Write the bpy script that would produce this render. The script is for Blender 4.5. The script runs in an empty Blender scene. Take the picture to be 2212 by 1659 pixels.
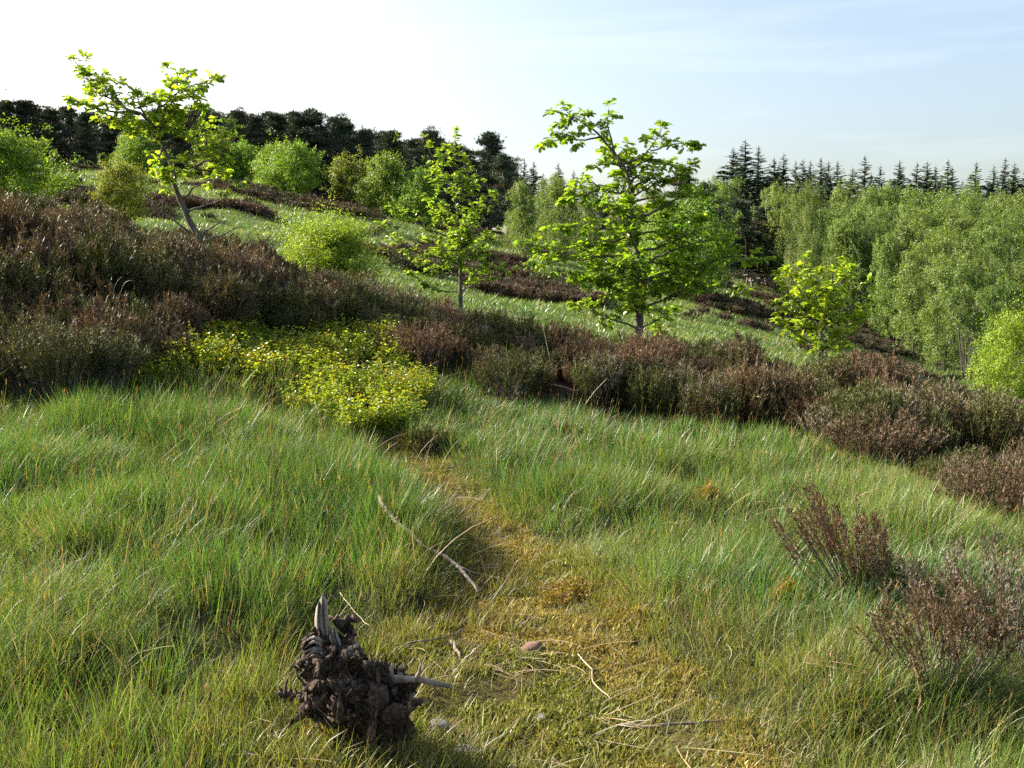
import bpy, math, random
import numpy as np
from mathutils import Vector, noise as mnoise

rng = np.random.default_rng(7)
random.seed(7)
sc = bpy.context.scene
R = math.radians

# ------------------------------------------------------------------ camera, world, sun, exposure
IW, IH, F = 2211.0, 1658.0, 2266.0          # reference frame in which places were read off the photograph
HOR = 620.0
PITCH = math.atan((IH / 2 - HOR) / F)
CAM = np.array([0.0, 0.0, 1.6])
cd = bpy.data.cameras.new('camera')
cd.sensor_width = 36.0
cd.lens = 36.0 * F / IW
cd.clip_start = 0.05
cd.clip_end = 5000
cam = bpy.data.objects.new('camera', cd)
sc.collection.objects.link(cam)
cam.location = CAM
cam.rotation_euler = (math.pi / 2 - PITCH, 0, 0)
sc.camera = cam

SUN_AZ, SUN_EL = 68.0, 30.0                  # degrees left of the view direction, above the horizon
world = bpy.data.worlds.new('World')
sc.world = world
world.use_nodes = True
wn, wl = world.node_tree.nodes, world.node_tree.links
wn.clear()
sky = wn.new('ShaderNodeTexSky')
sky.sky_type = 'NISHITA'
sky.sun_disc = False
sky.sun_elevation = R(SUN_EL)
sky.sun_rotation = R(-SUN_AZ)
sky.air_density = 1.0
sky.dust_density = 4.0
sky.ozone_density = 0.1
tc = wn.new('ShaderNodeTexCoord')
mp = wn.new('ShaderNodeMapping')
mp.inputs['Rotation'].default_value = (0.0, R(-9), R(18))
mp.inputs['Scale'].default_value = (1.3, 1.3, 13.0)
nz = wn.new('ShaderNodeTexNoise')
nz.inputs['Scale'].default_value = 1.7
nz.inputs['Detail'].default_value = 7
nz.inputs['Roughness'].default_value = 0.55
nz.inputs['Distortion'].default_value = 0.5
rmp = wn.new('ShaderNodeMapRange')
rmp.inputs['From Min'].default_value = 0.50
rmp.inputs['From Max'].default_value = 0.86
rmp.inputs['To Max'].default_value = 0.12
cmix = wn.new('ShaderNodeMixRGB')
cmix.inputs['Color2'].default_value = (9.0, 9.2, 9.4, 1)
bg = wn.new('ShaderNodeBackground')
bg.inputs['Strength'].default_value = 0.1
wo = wn.new('ShaderNodeOutputWorld')
wl.new(tc.outputs['Generated'], mp.inputs['Vector'])
wl.new(mp.outputs[0], nz.inputs['Vector'])
wl.new(nz.outputs['Fac'], rmp.inputs['Value'])
wl.new(rmp.outputs[0], cmix.inputs['Fac'])
wl.new(sky.outputs[0], cmix.inputs['Color1'])
wl.new(cmix.outputs[0], bg.inputs['Color'])
wl.new(bg.outputs[0], wo.inputs[0])

sd = bpy.data.lights.new('sun', 'SUN')
sd.energy = 5.0
sd.angle = R(0.55)
sd.color = (1.0, 0.93, 0.80)
sun = bpy.data.objects.new('sun', sd)
sc.collection.objects.link(sun)
to_sun = Vector((-math.sin(R(SUN_AZ)) * math.cos(R(SUN_EL)), math.cos(R(SUN_AZ)) * math.cos(R(SUN_EL)), math.sin(R(SUN_EL))))
sun.rotation_euler = to_sun.to_track_quat('Z', 'Y').to_euler()
sun.location = (-20, 10, 30)

vs = sc.view_settings
vs.view_transform = 'Standard'
vs.look = 'None'
vs.exposure = 1.55
vs.gamma = 1.0
vs.use_curve_mapping = False
sc.cycles.max_bounces = 5
sc.cycles.diffuse_bounces = 3
sc.cycles.glossy_bounces = 2
sc.cycles.transmission_bounces = 4
sc.cycles.transparent_max_bounces = 4
sc.cycles.use_denoising = False
sc.cycles.use_adaptive_sampling = True
sc.cycles.adaptive_threshold = 0.02
sc.cycles.sample_clamp_indirect = 6.0
sc.cycles.caustics_reflective = False
sc.cycles.caustics_refractive = False

# ------------------------------------------------------------------ helpers
def P(u, v, d):
    """The place d metres ahead that the photograph shows at (u, v)."""
    u = np.asarray(u, float); v = np.asarray(v, float); d = np.asarray(d, float)
    x = (u - IW / 2) / F
    y = (IH / 2 - v) / F
    dy = math.cos(PITCH) + y * math.sin(PITCH)
    dz = -math.sin(PITCH) + y * math.cos(PITCH)
    k = d / dy
    return np.stack([CAM[0] + x * k, CAM[1] + dy * k, CAM[2] + dz * k], -1)

def hash2(ix, iy, seed):
    h = (ix.astype(np.int64) * 374761393 + iy.astype(np.int64) * 668265263 + seed * 982451653) & 0x7fffffff
    h = ((h ^ (h >> 13)) * 1274126177) & 0x7fffffff
    h = ((h ^ (h >> 16)) * 69069) & 0x7fffffff
    return (h & 0xffff) / 65535.0

def vnoise(x, y, s, seed=0):
    x = np.asarray(x) / s; y = np.asarray(y) / s
    ix = np.floor(x); iy = np.floor(y)
    fx = x - ix; fy = y - iy
    fx = fx * fx * (3 - 2 * fx); fy = fy * fy * (3 - 2 * fy)
    a = hash2(ix, iy, seed); b = hash2(ix + 1, iy, seed)
    c = hash2(ix, iy + 1, seed); d = hash2(ix + 1, iy + 1, seed)
    return (a * (1 - fx) + b * fx) * (1 - fy) + (c * (1 - fx) + d * fx) * fy

def fbm(x, y, s, seed=0, o=3):
    t = 0; a = 1.0; n = 0
    for k in range(o):
        t = t + a * vnoise(x, y, s / 2 ** k, seed + k * 17); n += a; a *= 0.5
    return t / n

def smooth(a, b, x):
    t = np.clip((x - a) / (b - a), 0, 1)
    return t * t * (3 - 2 * t)

def mesh_np(name, V, Fc, col=None, mat=None, flat=False):
    V = np.asarray(V, np.float32); Fc = np.asarray(Fc, np.int32)
    k = Fc.shape[1]
    me = bpy.data.meshes.new(name)
    me.vertices.add(len(V)); me.vertices.foreach_set('co', V.ravel())
    me.loops.add(Fc.size); me.loops.foreach_set('vertex_index', Fc.ravel())
    me.polygons.add(len(Fc))
    me.polygons.foreach_set('loop_start', np.arange(0, Fc.size, k, dtype=np.int32))
    me.polygons.foreach_set('loop_total', np.full(len(Fc), k, np.int32))
    me.polygons.foreach_set('use_smooth', np.full(len(Fc), not flat, bool))
    if col is not None:
        ca = me.color_attributes.new('Col', 'FLOAT_COLOR', 'POINT')
        c4 = np.ones((len(V), 4), np.float32); c4[:, :3] = col
        ca.data.foreach_set('color', c4.ravel())
    if mat: me.materials.append(mat)
    me.update(calc_edges=True)
    return me

def obj(name, me, parent=None, loc=None):
    o = bpy.data.objects.new(name, me)
    sc.collection.objects.link(o)
    if parent: o.parent = parent
    if loc is not None: o.location = loc
    return o

def tag(o, label, cat, group=None, kind=None):
    if label: o['label'] = label
    if cat: o['category'] = cat
    if group: o['group'] = group
    if kind: o['kind'] = kind
    return o

def thing(name, label, cat, loc, rz=0.0, s=1.0, group=None):
    o = bpy.data.objects.new(name, None)
    sc.collection.objects.link(o)
    o.empty_display_size = 0.2
    o.location = loc; o.rotation_euler = (0, 0, rz)
    o.scale = (s, s, s) if np.isscalar(s) else s
    return tag(o, label, cat, group)

class Geo:
    """collects tri / quad soup"""
    def __init__(self): self.V = []; self.F = []; self.C = []; self.n = 0
    def add(self, V, Fc, col):
        V = np.asarray(V, float); Fc = np.asarray(Fc, int)
        if Fc.shape[1] == 3: Fc = np.concatenate([Fc, Fc[:, 2:3]], 1) if False else Fc
        self.V.append(V); self.F.append(Fc + self.n); self.n += len(V)
        c = np.asarray(col, float)
        self.C.append(np.broadcast_to(c, (len(V), 3)) if c.ndim == 1 else c)
    def mesh(self, name, mat, flat=False):
        if not self.V: return mesh_np(name, np.zeros((3, 3)), [[0, 1, 2]], np.zeros((3, 3)), mat)
        return mesh_np(name, np.concatenate(self.V), np.concatenate(self.F), np.concatenate(self.C), mat, flat)

def unit(a):
    a = np.asarray(a, float)
    return a / np.maximum(np.linalg.norm(a, axis=-1, keepdims=True), 1e-9)

def resample(pts, step, jit=0.0):
    pts = np.asarray(pts, float)
    if len(pts) < 3:
        pts = np.stack([pts[0], pts.mean(0), pts[-1]])
    n = len(pts)
    ext = np.concatenate([[2 * pts[0] - pts[1]], pts, [2 * pts[-1] - pts[-2]]])
    out = []
    for i in range(n - 1):
        p0, p1, p2, p3 = ext[i:i + 4]
        m = max(2, int(np.linalg.norm(p2 - p1) / step))
        for t in np.arange(m) / m:
            out.append(0.5 * ((2 * p1) + (p2 - p0) * t + (2 * p0 - 5 * p1 + 4 * p2 - p3) * t * t + (3 * p1 - p0 - 3 * p2 + p3) * t ** 3))
    out.append(pts[-1])
    out = np.array(out)
    if jit: out[1:-1] += rng.normal(0, jit, (len(out) - 2, 3))
    return out

def tube(g, pts, r0, r1, col, sides=6, power=1.0, cap=True, rough=0.0):
    pts = np.asarray(pts, float); n = len(pts)
    t = np.linspace(0, 1, n)
    rad = r0 + (r1 - r0) * t ** power
    tan = unit(np.gradient(pts, axis=0))
    ref = np.array([0.31, 0.22, 0.93]) if abs(tan[0][2]) < 0.8 else np.array([1.0, 0.1, 0.05])
    s = unit(np.cross(tan, ref)); b = np.cross(tan, s)
    a = np.arange(sides) / sides * 2 * np.pi
    rr = rad[:, None] * (1 + rough * rng.normal(0, 1, (n, sides)))
    V = pts[:, None, :] + rr[..., None] * (np.cos(a)[None, :, None] * s[:, None, :] + np.sin(a)[None, :, None] * b[:, None, :])
    V = V.reshape(-1, 3)
    i = np.arange(n - 1)[:, None] * sides; j = np.arange(sides)[None, :]; j2 = (j + 1) % sides
    A = (i + j).ravel(); B = (i + j2).ravel(); C = (i + sides + j2).ravel(); D = (i + sides + j).ravel()
    T = np.concatenate([np.stack([A, B, C], 1), np.stack([A, C, D], 1)])
    if cap:
        V = np.concatenate([V, [pts[0] - tan[0] * rad[0] * .3, pts[-1] + tan[-1] * rad[-1] * .6]])
        k = n * sides; e = (n - 1) * sides
        jj = np.arange(sides); j3 = (jj + 1) % sides
        T = np.concatenate([T, np.stack([jj * 0 + k, j3, jj], 1), np.stack([jj * 0 + k + 1, e + jj, e + j3], 1)])
    g.add(V, T, col)

def leaves(g, pos, dr, nrm, size, tmpl, cols, wid=1.0):
    """instances of a leaf template; template x = width, y = length, z = normal"""
    TV, TF = tmpl
    N = len(pos)
    if N == 0: return
    dr = unit(dr); sd_ = unit(np.cross(dr, nrm)); nn = np.cross(sd_, dr)
    size = np.broadcast_to(size, (N,))[:, None, None]
    wid = np.broadcast_to(wid, (N,))[:, None, None]
    V = pos[:, None, :] + size * (TV[None, :, 0:1] * wid * sd_[:, None, :] + TV[None, :, 1:2] * dr[:, None, :] + TV[None, :, 2:3] * nn[:, None, :])
    k = len(TV)
    Fc = (TF[None] + (np.arange(N) * k)[:, None, None]).reshape(-1, 3)
    C = np.repeat(cols, k, axis=0)
    g.add(V.reshape(-1, 3), Fc, C)

def strip_leaf(ys, ws, fold=0.08, droop=0.12):
    V = []; T = []
    n = len(ys)
    for y, w in zip(ys, ws):
        z = -droop * y * y
        V += [(-w, y, z + fold * w * 2), (0, y, z), (w, y, z + fold * w * 2)]
    for i in range(n - 1):
        a = i * 3; b = a + 3
        for q in (0, 1):
            if ws[i] == 0: T.append((a + 1, b + q + 1, b + q))
            elif ws[i + 1] == 0: T.append((a + q, a + q + 1, b + 1))
            else: T += [(a + q, a + q + 1, b + q + 1), (a + q, b + q + 1, b + q)]
    return np.array(V, float), np.array(T, int)

OAK_LEAF = strip_leaf([0, .22, .36, .52, .64, .82, 1.0], [0, .16, .12, .27, .19, .27, 0], .25, .25)
OVATE = strip_leaf([0, .3, .65, 1.0], [0, .3, .27, 0], .25, .2)
QUAD = (np.array([[0, 0, 0], [-.36, .55, .07], [.36, .5, .07], [0, 1.05, -.06]], float), np.array([[0, 2, 1], [1, 2, 3]]))
TRI = (np.array([[-.5, 0, 0], [.5, 0, 0], [0, 1, 0]], float), np.array([[0, 1, 2]]))

def rand_dirs(n):
    return unit(rng.normal(0, 1, (n, 3)))

def colvar(base, n, val=0.2, hue=0.08):
    c = np.asarray(base, float)[None] * (1 + rng.normal(0, val, (n, 1)))
    c = c * (1 + rng.normal(0, hue, (n, 3)) * np.array([1.2, .5, 1.0]))
    return np.clip(c, 0.004, 0.9)

# ------------------------------------------------------------------ materials
def new_mat(name):
    m = bpy.data.materials.new(name); m.use_nodes = True
    nt = m.node_tree; nt.nodes.clear()
    out = nt.nodes.new('ShaderNodeOutputMaterial')
    return m, nt.nodes, nt.links, out

def leaf_mat(name, transl=0.45, tcol=(1.25, 1.2, 0.45), rough=0.45, spec=0.35, tint=False, objvar=0.0):
    m, N, L, out = new_mat(name)
    a = N.new('ShaderNodeAttribute'); a.attribute_name = 'Col'
    c = a.outputs['Color']
    if tint:
        t = N.new('ShaderNodeAttribute'); t.attribute_type = 'INSTANCER'; t.attribute_name = 'tint'
        mx = N.new('ShaderNodeMixRGB'); mx.blend_type = 'MULTIPLY'; mx.inputs[0].default_value = 1
        L.new(c, mx.inputs[1]); L.new(t.outputs['Color'], mx.inputs[2]); c = mx.outputs[0]
    if objvar:
        oi = N.new('ShaderNodeObjectInfo')
        hs = N.new('ShaderNodeHueSaturation')
        r1 = N.new('ShaderNodeMapRange'); r1.inputs['To Min'].default_value = 0.5 - objvar * .10; r1.inputs['To Max'].default_value = 0.5 + objvar * .015
        r2 = N.new('ShaderNodeMapRange'); r2.inputs['To Min'].default_value = 1 - objvar; r2.inputs['To Max'].default_value = 1 + objvar
        ml = N.new('ShaderNodeMath'); ml.operation = 'FRACT'; mm = N.new('ShaderNodeMath'); mm.operation = 'MULTIPLY'; mm.inputs[1].default_value = 7.31
        L.new(oi.outputs['Random'], r1.inputs['Value']); L.new(oi.outputs['Random'], mm.inputs[0]); L.new(mm.outputs[0], ml.inputs[0]); L.new(ml.outputs[0], r2.inputs['Value'])
        L.new(r1.outputs[0], hs.inputs['Hue']); L.new(r2.outputs[0], hs.inputs['Value']); L.new(c, hs.inputs['Color']); c = hs.outputs[0]
    p = N.new('ShaderNodeBsdfPrincipled')
    p.inputs['Roughness'].default_value = rough
    p.inputs['Specular IOR Level'].default_value = spec
    L.new(c, p.inputs['Base Color'])
    if transl > 0:
        tm = N.new('ShaderNodeMixRGB'); tm.blend_type = 'MULTIPLY'; tm.inputs[0].default_value = 1
        tm.inputs[2].default_value = (*tcol, 1); L.new(c, tm.inputs[1])
        tb = N.new('ShaderNodeBsdfTranslucent'); L.new(tm.outputs[0], tb.inputs[0])
        ms = N.new('ShaderNodeMixShader'); ms.inputs[0].default_value = transl
        L.new(p.outputs[0], ms.inputs[1]); L.new(tb.outputs[0], ms.inputs[2]); L.new(ms.outputs[0], out.inputs[0])
    else:
        L.new(p.outputs[0], out.inputs[0])
    return m

def bark_mat(name, c1, c2, scale=12, stretch=0.25, bump=0.6, rough=0.85):
    m, N, L, out = new_mat(name)
    tcn = N.new('ShaderNodeTexCoord'); mpn = N.new('ShaderNodeMapping'); mpn.inputs['Scale'].default_value = (1, 1, stretch)
    n1 = N.new('ShaderNodeTexNoise'); n1.inputs['Scale'].default_value = scale; n1.inputs['Detail'].default_value = 6; n1.inputs['Roughness'].default_value = .65
    cr = N.new('ShaderNodeValToRGB'); cr.color_ramp.elements[0].position = .32; cr.color_ramp.elements[1].position = .68
    cr.color_ramp.elements[0].color = (*c1, 1); cr.color_ramp.elements[1].color = (*c2, 1)
    bp = N.new('ShaderNodeBump'); bp.inputs['Strength'].default_value = bump; bp.inputs['Distance'].default_value = .01
    p = N.new('ShaderNodeBsdfPrincipled'); p.inputs['Roughness'].default_value = rough; p.inputs['Specular IOR Level'].default_value = .25
    L.new(tcn.outputs['Object'], mpn.inputs[0]); L.new(mpn.outputs[0], n1.inputs['Vector']); L.new(n1.outputs['Fac'], cr.inputs[0])
    L.new(cr.outputs[0], p.inputs['Base Color']); L.new(n1.outputs['Fac'], bp.inputs['Height']); L.new(bp.outputs[0], p.inputs['Normal']); L.new(p.outputs[0], out.inputs[0])
    return m

M_grass = leaf_mat('grass_blade', .38, (1.25, 1.25, .5), .42, .4)
M_dry = leaf_mat('dry_grass_blade', .25, (1.1, 1, .8), .5, .35, tint=True)
M_heather = leaf_mat('heather_sprig', .15, (1.2, 1, .6), .6, .25, tint=True)
M_bilb = leaf_mat('bilberry_leaf', .5, (1.3, 1.2, .35), .35, .4, tint=True)
M_moss = leaf_mat('moss_frond', .3, (1.2, 1.1, .5), .6, .25, tint=True)
M_heather_o = leaf_mat('heather_bush_sprig', .15, (1.2, 1, .6), .6, .25)
M_oak = leaf_mat('oak_leaf', .55, (1.40, 1.40, .45), .32, .5)
M_broad = leaf_mat('broad_leaf', .40, (1.3, 1.25, .45), .5, .3, objvar=.16)
M_birch = leaf_mat('birch_leaf', .40, (1.25, 1.2, .5), .45, .35, objvar=.18)
M_needle = leaf_mat('conifer_needle', .08, (1.1, 1.1, .6), .55, .25, objvar=.25)
M_moss_o = leaf_mat('moss_cushion_frond', .3, (1.2, 1.1, .5), .6, .25)
M_straw_o = leaf_mat('straw_stalk', .15, (1.1, 1, .8), .5, .35)
M_bark = bark_mat('oak_bark', (.055, .045, .035), (.17, .15, .12), 14, .3)
M_twig = bark_mat('dead_twig', (.06, .05, .042), (.20, .18, .15), 20, .3)
M_birchbark = bark_mat('birch_bark', (.05, .04, .03), (.16, .14, .12), 9, 1.5)
M_pinebark = bark_mat('pine_bark', (.05, .03, .02), (.17, .09, .055), 8, .3)
def stump_mat():
    m, N, L, out = new_mat('weathered_stump')
    tcn = N.new('ShaderNodeTexCoord')
    n1 = N.new('ShaderNodeTexNoise'); n1.inputs['Scale'].default_value = 13; n1.inputs['Detail'].default_value = 9; n1.inputs['Roughness'].default_value = .72; n1.inputs['Distortion'].default_value = 1.4
    mpn = N.new('ShaderNodeMapping'); mpn.inputs['Scale'].default_value = (1, 1, .16)
    n2 = N.new('ShaderNodeTexNoise'); n2.inputs['Scale'].default_value = 85; n2.inputs['Detail'].default_value = 5; n2.inputs['Distortion'].default_value = .6
    cr = N.new('ShaderNodeValToRGB'); e = cr.color_ramp.elements
    e[0].position = .30; e[0].color = (.012, .008, .006, 1); e[1].position = .78; e[1].color = (.40, .33, .27, 1)
    q = e.new(.48); q.color = (.060, .040, .028, 1); q = e.new(.62); q.color = (.18, .132, .10, 1)
    mx = N.new('ShaderNodeMixRGB'); mx.blend_type = 'OVERLAY'; mx.inputs[0].default_value = .7
    ad = N.new('ShaderNodeMath'); ad.operation = 'ADD'
    bp = N.new('ShaderNodeBump'); bp.inputs['Strength'].default_value = 1.0; bp.inputs['Distance'].default_value = .02
    p = N.new('ShaderNodeBsdfPrincipled'); p.inputs['Roughness'].default_value = .85; p.inputs['Specular IOR Level'].default_value = .25
    L.new(tcn.outputs['Object'], n1.inputs['Vector']); L.new(tcn.outputs['Object'], mpn.inputs[0]); L.new(mpn.outputs[0], n2.inputs['Vector'])
    L.new(n1.outputs['Fac'], cr.inputs[0]); L.new(cr.outputs[0], mx.inputs[1]); L.new(n2.outputs['Fac'], mx.inputs[2])
    L.new(n1.outputs['Fac'], ad.inputs[0]); L.new(n2.outputs['Fac'], ad.inputs[1]); L.new(ad.outputs[0], bp.inputs['Height'])
    L.new(mx.outputs[0], p.inputs['Base Color']); L.new(bp.outputs[0], p.inputs['Normal']); L.new(p.outputs[0], out.inputs[0])
    return m
M_stump = stump_mat()
M_splint = bark_mat('grey_splintered_wood', (.13, .11, .09), (.42, .38, .32), 40, .06, .8)
M_branch = bark_mat('barkless_branch', (.10, .075, .055), (.33, .28, .23), 22, .3, .7)
M_stone = bark_mat('grey_stone', (.07, .065, .06), (.21, .20, .185), 22, 1, .8)
M_redstone = bark_mat('reddish_stone', (.10, .055, .04), (.20, .12, .085), 16, 1, .5)
M_table = bark_mat('weathered_timber', (.07, .06, .052), (.20, .18, .16), 10, .3, .4)

def ground_mat():
    m, N, L, out = new_mat('heath_ground')
    a = N.new('ShaderNodeAttribute'); a.attribute_name = 'Col'
    n1 = N.new('ShaderNodeTexNoise'); n1.inputs['Scale'].default_value = 55; n1.inputs['Detail'].default_value = 8; n1.inputs['Roughness'].default_value = .7
    tcn = N.new('ShaderNodeTexCoord'); L.new(tcn.outputs['Object'], n1.inputs['Vector'])
    mr = N.new('ShaderNodeMapRange'); mr.inputs['From Min'].default_value = .3; mr.inputs['From Max'].default_value = .7; mr.inputs['To Min'].default_value = .25; mr.inputs['To Max'].default_value = 1.9
    L.new(n1.outputs['Fac'], mr.inputs['Value'])
    mx = N.new('ShaderNodeMixRGB'); mx.blend_type = 'MULTIPLY'; mx.inputs[0].default_value = 1
    L.new(a.outputs['Color'], mx.inputs[1]); L.new(mr.outputs[0], mx.inputs[2])
    bp = N.new('ShaderNodeBump'); bp.inputs['Strength'].default_value = 1.0; bp.inputs['Distance'].default_value = .05
    L.new(n1.outputs['Fac'], bp.inputs['Height'])
    p = N.new('ShaderNodeBsdfPrincipled'); p.inputs['Roughness'].default_value = .95; p.inputs['Specular IOR Level'].default_value = .1
    L.new(mx.outputs[0], p.inputs['Base Color']); L.new(bp.outputs[0], p.inputs['Normal']); L.new(p.outputs[0], out.inputs[0])
    return m
M_ground = ground_mat()

# ------------------------------------------------------------------ terrain: a hillside that falls to the right
CP = [(0, 1658, 3.2), (500, 1658, 3.3), (1105, 1658, 3.4), (1700, 1658, 3.4), (2211, 1658, 3.4),
      (0, 1300, 4.7), (550, 1300, 4.8), (1105, 1300, 5.2), (1700, 1300, 5.1), (2211, 1320, 4.9),
      (0, 1080, 6.1), (500, 1080, 6.4), (1050, 1090, 7.0), (1600, 1100, 6.8), (2211, 1150, 6.4),
      (0, 885, 8.6), (300, 880, 8.8), (650, 900, 9.2), (1000, 930, 9.4), (1400, 950, 9.4), (1800, 1020, 8.6), (2211, 1090, 7.6),
      (100, 640, 11.5), (100, 530, 14.0), (450, 610, 14.0), (720, 700, 13.0), (995, 705, 17.0), (1380, 768, 15.0), (1250, 860, 11.2), (1700, 860, 12.5),
      (1780, 822, 15.0), (2150, 930, 12.5), (2211, 905, 16.0), (0, 500, 17.0), (450, 560, 19.0), (720, 618, 20.0),
      (300, 500, 26.0), (250, 440, 36.0), (600, 525, 28.0), (600, 450, 42.0), (500, 402, 60.0), (100, 372, 60.0), (0, 480, 24.0),
      (800, 462, 60.0), (800, 560, 30.0), (1000, 570, 34.0), (1000, 520, 47.0), (1200, 560, 60.0), (1200, 640, 30.0),
      (1400, 665, 28.0), (1400, 630, 38.0), (1400, 600, 52.0), (1650, 612, 78.0), (1650, 650, 52.0), (1650, 715, 33.0), (1780, 790, 22.0),
      (1900, 740, 56.0), (1900, 775, 42.0), (2080, 840, 42.0), (2211, 860, 34.0), (2000, 800, 44.0), (2100, 900, 22.0), (2211, 880, 26)]
cp = np.array(CP)
C3 = P(cp[:, 0], cp[:, 1], cp[:, 2])
far = np.array([[-50, 100, 9.2], [-20, 100, 8.2], [0, 100, 6.4], [20, 105, 3.5], [45, 110, 1.0], [65, 90, -1.5], [35, 75, -1.5], [-90, 60, 10],
                [60, 45, -3.5], [-40, 20, 8], [40, 12, -4.5], [0, 180, 7], [-90, 180, 10], [90, 180, 2], [0, -15, -.6], [-25, -15, 3.5], [25, -15, -4],
                [0, 1, -.03], [-2, 1, .08], [2, 1, -.1], [-6, 3, .5], [6, 3, -.45], [-130, -60, 12], [130, -60, -12], [0, -90, -3], [0, 400, 8], [300, 300, 0], [-300, 300, 12],
                [300, -200, -14], [-300, -200, 14], [0, 900, 8], [900, 0, -12], [-900, 0, 14], [0, -900, -4], [700, 700, 0], [-700, 700, 10], [700, -700, -10], [-700, -700, 10]])
CTRL = np.concatenate([C3, far])
def warp(xy):
    r = np.linalg.norm(xy, axis=-1, keepdims=True)
    return xy / np.maximum(r, 1e-6) * np.log1p(r / 6.0) * 6.0
def tps_k(a, b):
    d2 = ((a[:, None, :] - b[None]) ** 2).sum(-1)
    return d2 * np.log(d2 + 1e-9)
_W = warp(CTRL[:, :2]); _n = len(_W)
_A = np.zeros((_n + 3, _n + 3)); _A[:_n, :_n] = tps_k(_W, _W) + np.eye(_n) * 2.0
_A[:_n, _n] = 1; _A[:_n, _n + 1:] = _W; _A[_n, :_n] = 1; _A[_n + 1:, :_n] = _W.T
_c = np.linalg.solve(_A, np.concatenate([CTRL[:, 2], np.zeros(3)]))
def base_h(x, y):
    sh = np.shape(x); q = warp(np.stack([np.ravel(x), np.ravel(y)], 1).astype(float)); out = np.empty(len(q))
    for i in range(0, len(q), 40000):
        s = q[i:i + 40000]; out[i:i + 40000] = tps_k(s, _W) @ _c[:_n] + _c[_n] + s @ _c[_n + 1:]
    return out.reshape(sh)

def ground(u, v, hf=None, dmax=140):
    """first hit of the line of sight with the hillside"""
    d = np.exp(np.linspace(math.log(2.0), math.log(dmax), 900))
    p = P(np.full(900, u), np.full(900, v), d)
    h = (hf or base_h)(p[:, 0], p[:, 1])
    k = np.argmax(p[:, 2] < h)
    if not (p[:, 2] < h).any(): k = 899
    return p[k, 0], p[k, 1]

# trodden way: a polyline on the ground
PATH = np.array([ground(u, v) for u, v in [(1150, 1700), (1180, 1560), (1130, 1420), (1150, 1300), (1075, 1190), (1010, 1100), (900, 1010), (830, 960)]])
PATHW = np.array([.62, .58, .46, .32, .19, .15, .18, .12])
def path_d(x, y):
    p = np.stack([np.ravel(x), np.ravel(y)], 1); best = np.full(len(p), 9.0)
    for i in range(len(PATH) - 1):
        a, b = PATH[i], PATH[i + 1]; ab = b - a
        t = np.clip(((p - a) @ ab) / (ab @ ab), 0, 1)
        w = PATHW[i] + (PATHW[i + 1] - PATHW[i]) * t
        dd = np.linalg.norm(p - (a + t[:, None] * ab), axis=1) / w
        best = np.minimum(best, dd)
    return best.reshape(np.shape(x))

# tussocks: mounds with a place of their own (u, v, radius m, height m), then scattered ones
MOUND = [(880, 1190, .42, .20), (700, 1120, .55, .18), (560, 1050, .55, .18), (930, 970, .28, .16), (330, 1180, .6, .18), (100, 1050, .6, .15), (450, 990, .6, .2), (250, 960, .6, .2),
         (1300, 1110, .50, .18), (1420, 1020, .45, .15), (1250, 1250, .33, .10), (1900, 1520, .42, .20), (1700, 1390, .5, .14), (1500, 1320, .4, .12), (1880, 1330, .3, .12),
         (1560, 1110, .3, .1), (1800, 1100, .5, .14), (1960, 1180, .5, .14), (930, 1400, .22, .10), (1110, 1010, .5, .15), (1230, 960, .5, .15), (1650, 1000, .6, .15), (2050, 1300, .4, .14), (400, 1350, .5, .12), (120, 1400, .5, .1)]
mxy = [(*ground(u, v), r, h) for u, v, r, h in MOUND]
for k in range(420):
    x = rng.uniform(-9, 9); y = rng.uniform(2.5, 14)
    mxy.append((x, y, rng.uniform(.12, .28), rng.uniform(.04, .11)))
mxy = np.array(mxy)
def inside(poly, x, y):
    c = np.zeros(len(x), bool); n = len(poly); j = n - 1
    for i in range(n):
        xi, yi = poly[i]; xj, yj = poly[j]
        t = ((yi > y) != (yj > y)) & (x < (xj - xi) * (y - yi) / (yj - yi + 1e-12) + xi)
        c ^= t; j = i
    return c
HP = None
def H(x, y):
    x = np.asarray(x, float); y = np.asarray(y, float)
    h = base_h(x, y); r = np.hypot(x, y)
    near = 1 - smooth(14, 24, r)
    pdn = path_d(x, y)
    flat = 1 - smooth(.7, 1.8, pdn)
    m = np.zeros(np.shape(x))
    xr, yr = np.ravel(x), np.ravel(y); sel = np.where((np.hypot(xr, yr) < 15) & (yr > 1.5))[0]
    if len(sel):
        acc = np.zeros(len(sel))
        for a, b, rr, hh in mxy:
            q = ((xr[sel] - a) ** 2 + (yr[sel] - b) ** 2) / (rr * rr)
            acc = np.maximum(acc, .85 * hh * np.exp(-q * q * .9))
        mm = m.ravel(); mm[sel] = acc; m = mm.reshape(np.shape(x))
    h = h + near * (m * (1 - .8 * flat) - .02 * flat + .05 * (fbm(x, y, .7, 3) - .5))
    if HP is not None:
        hin = inside(HP, np.ravel(x), np.ravel(y)).reshape(np.shape(x))
        h = h + hin * .55 * (fbm(x, y, 1.3, 222, 2) - .55)
    h = h + smooth(18, 30, r) * (1 - smooth(90, 140, r)) * (.55 * (fbm(x, y, 3.2, 9, 3) - .5) + .25 * (vnoise(x, y, 1.3, 31) - .5))
    return h
def Hs(x, y): return float(H(np.array([x]), np.array([y]))[0])

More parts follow.
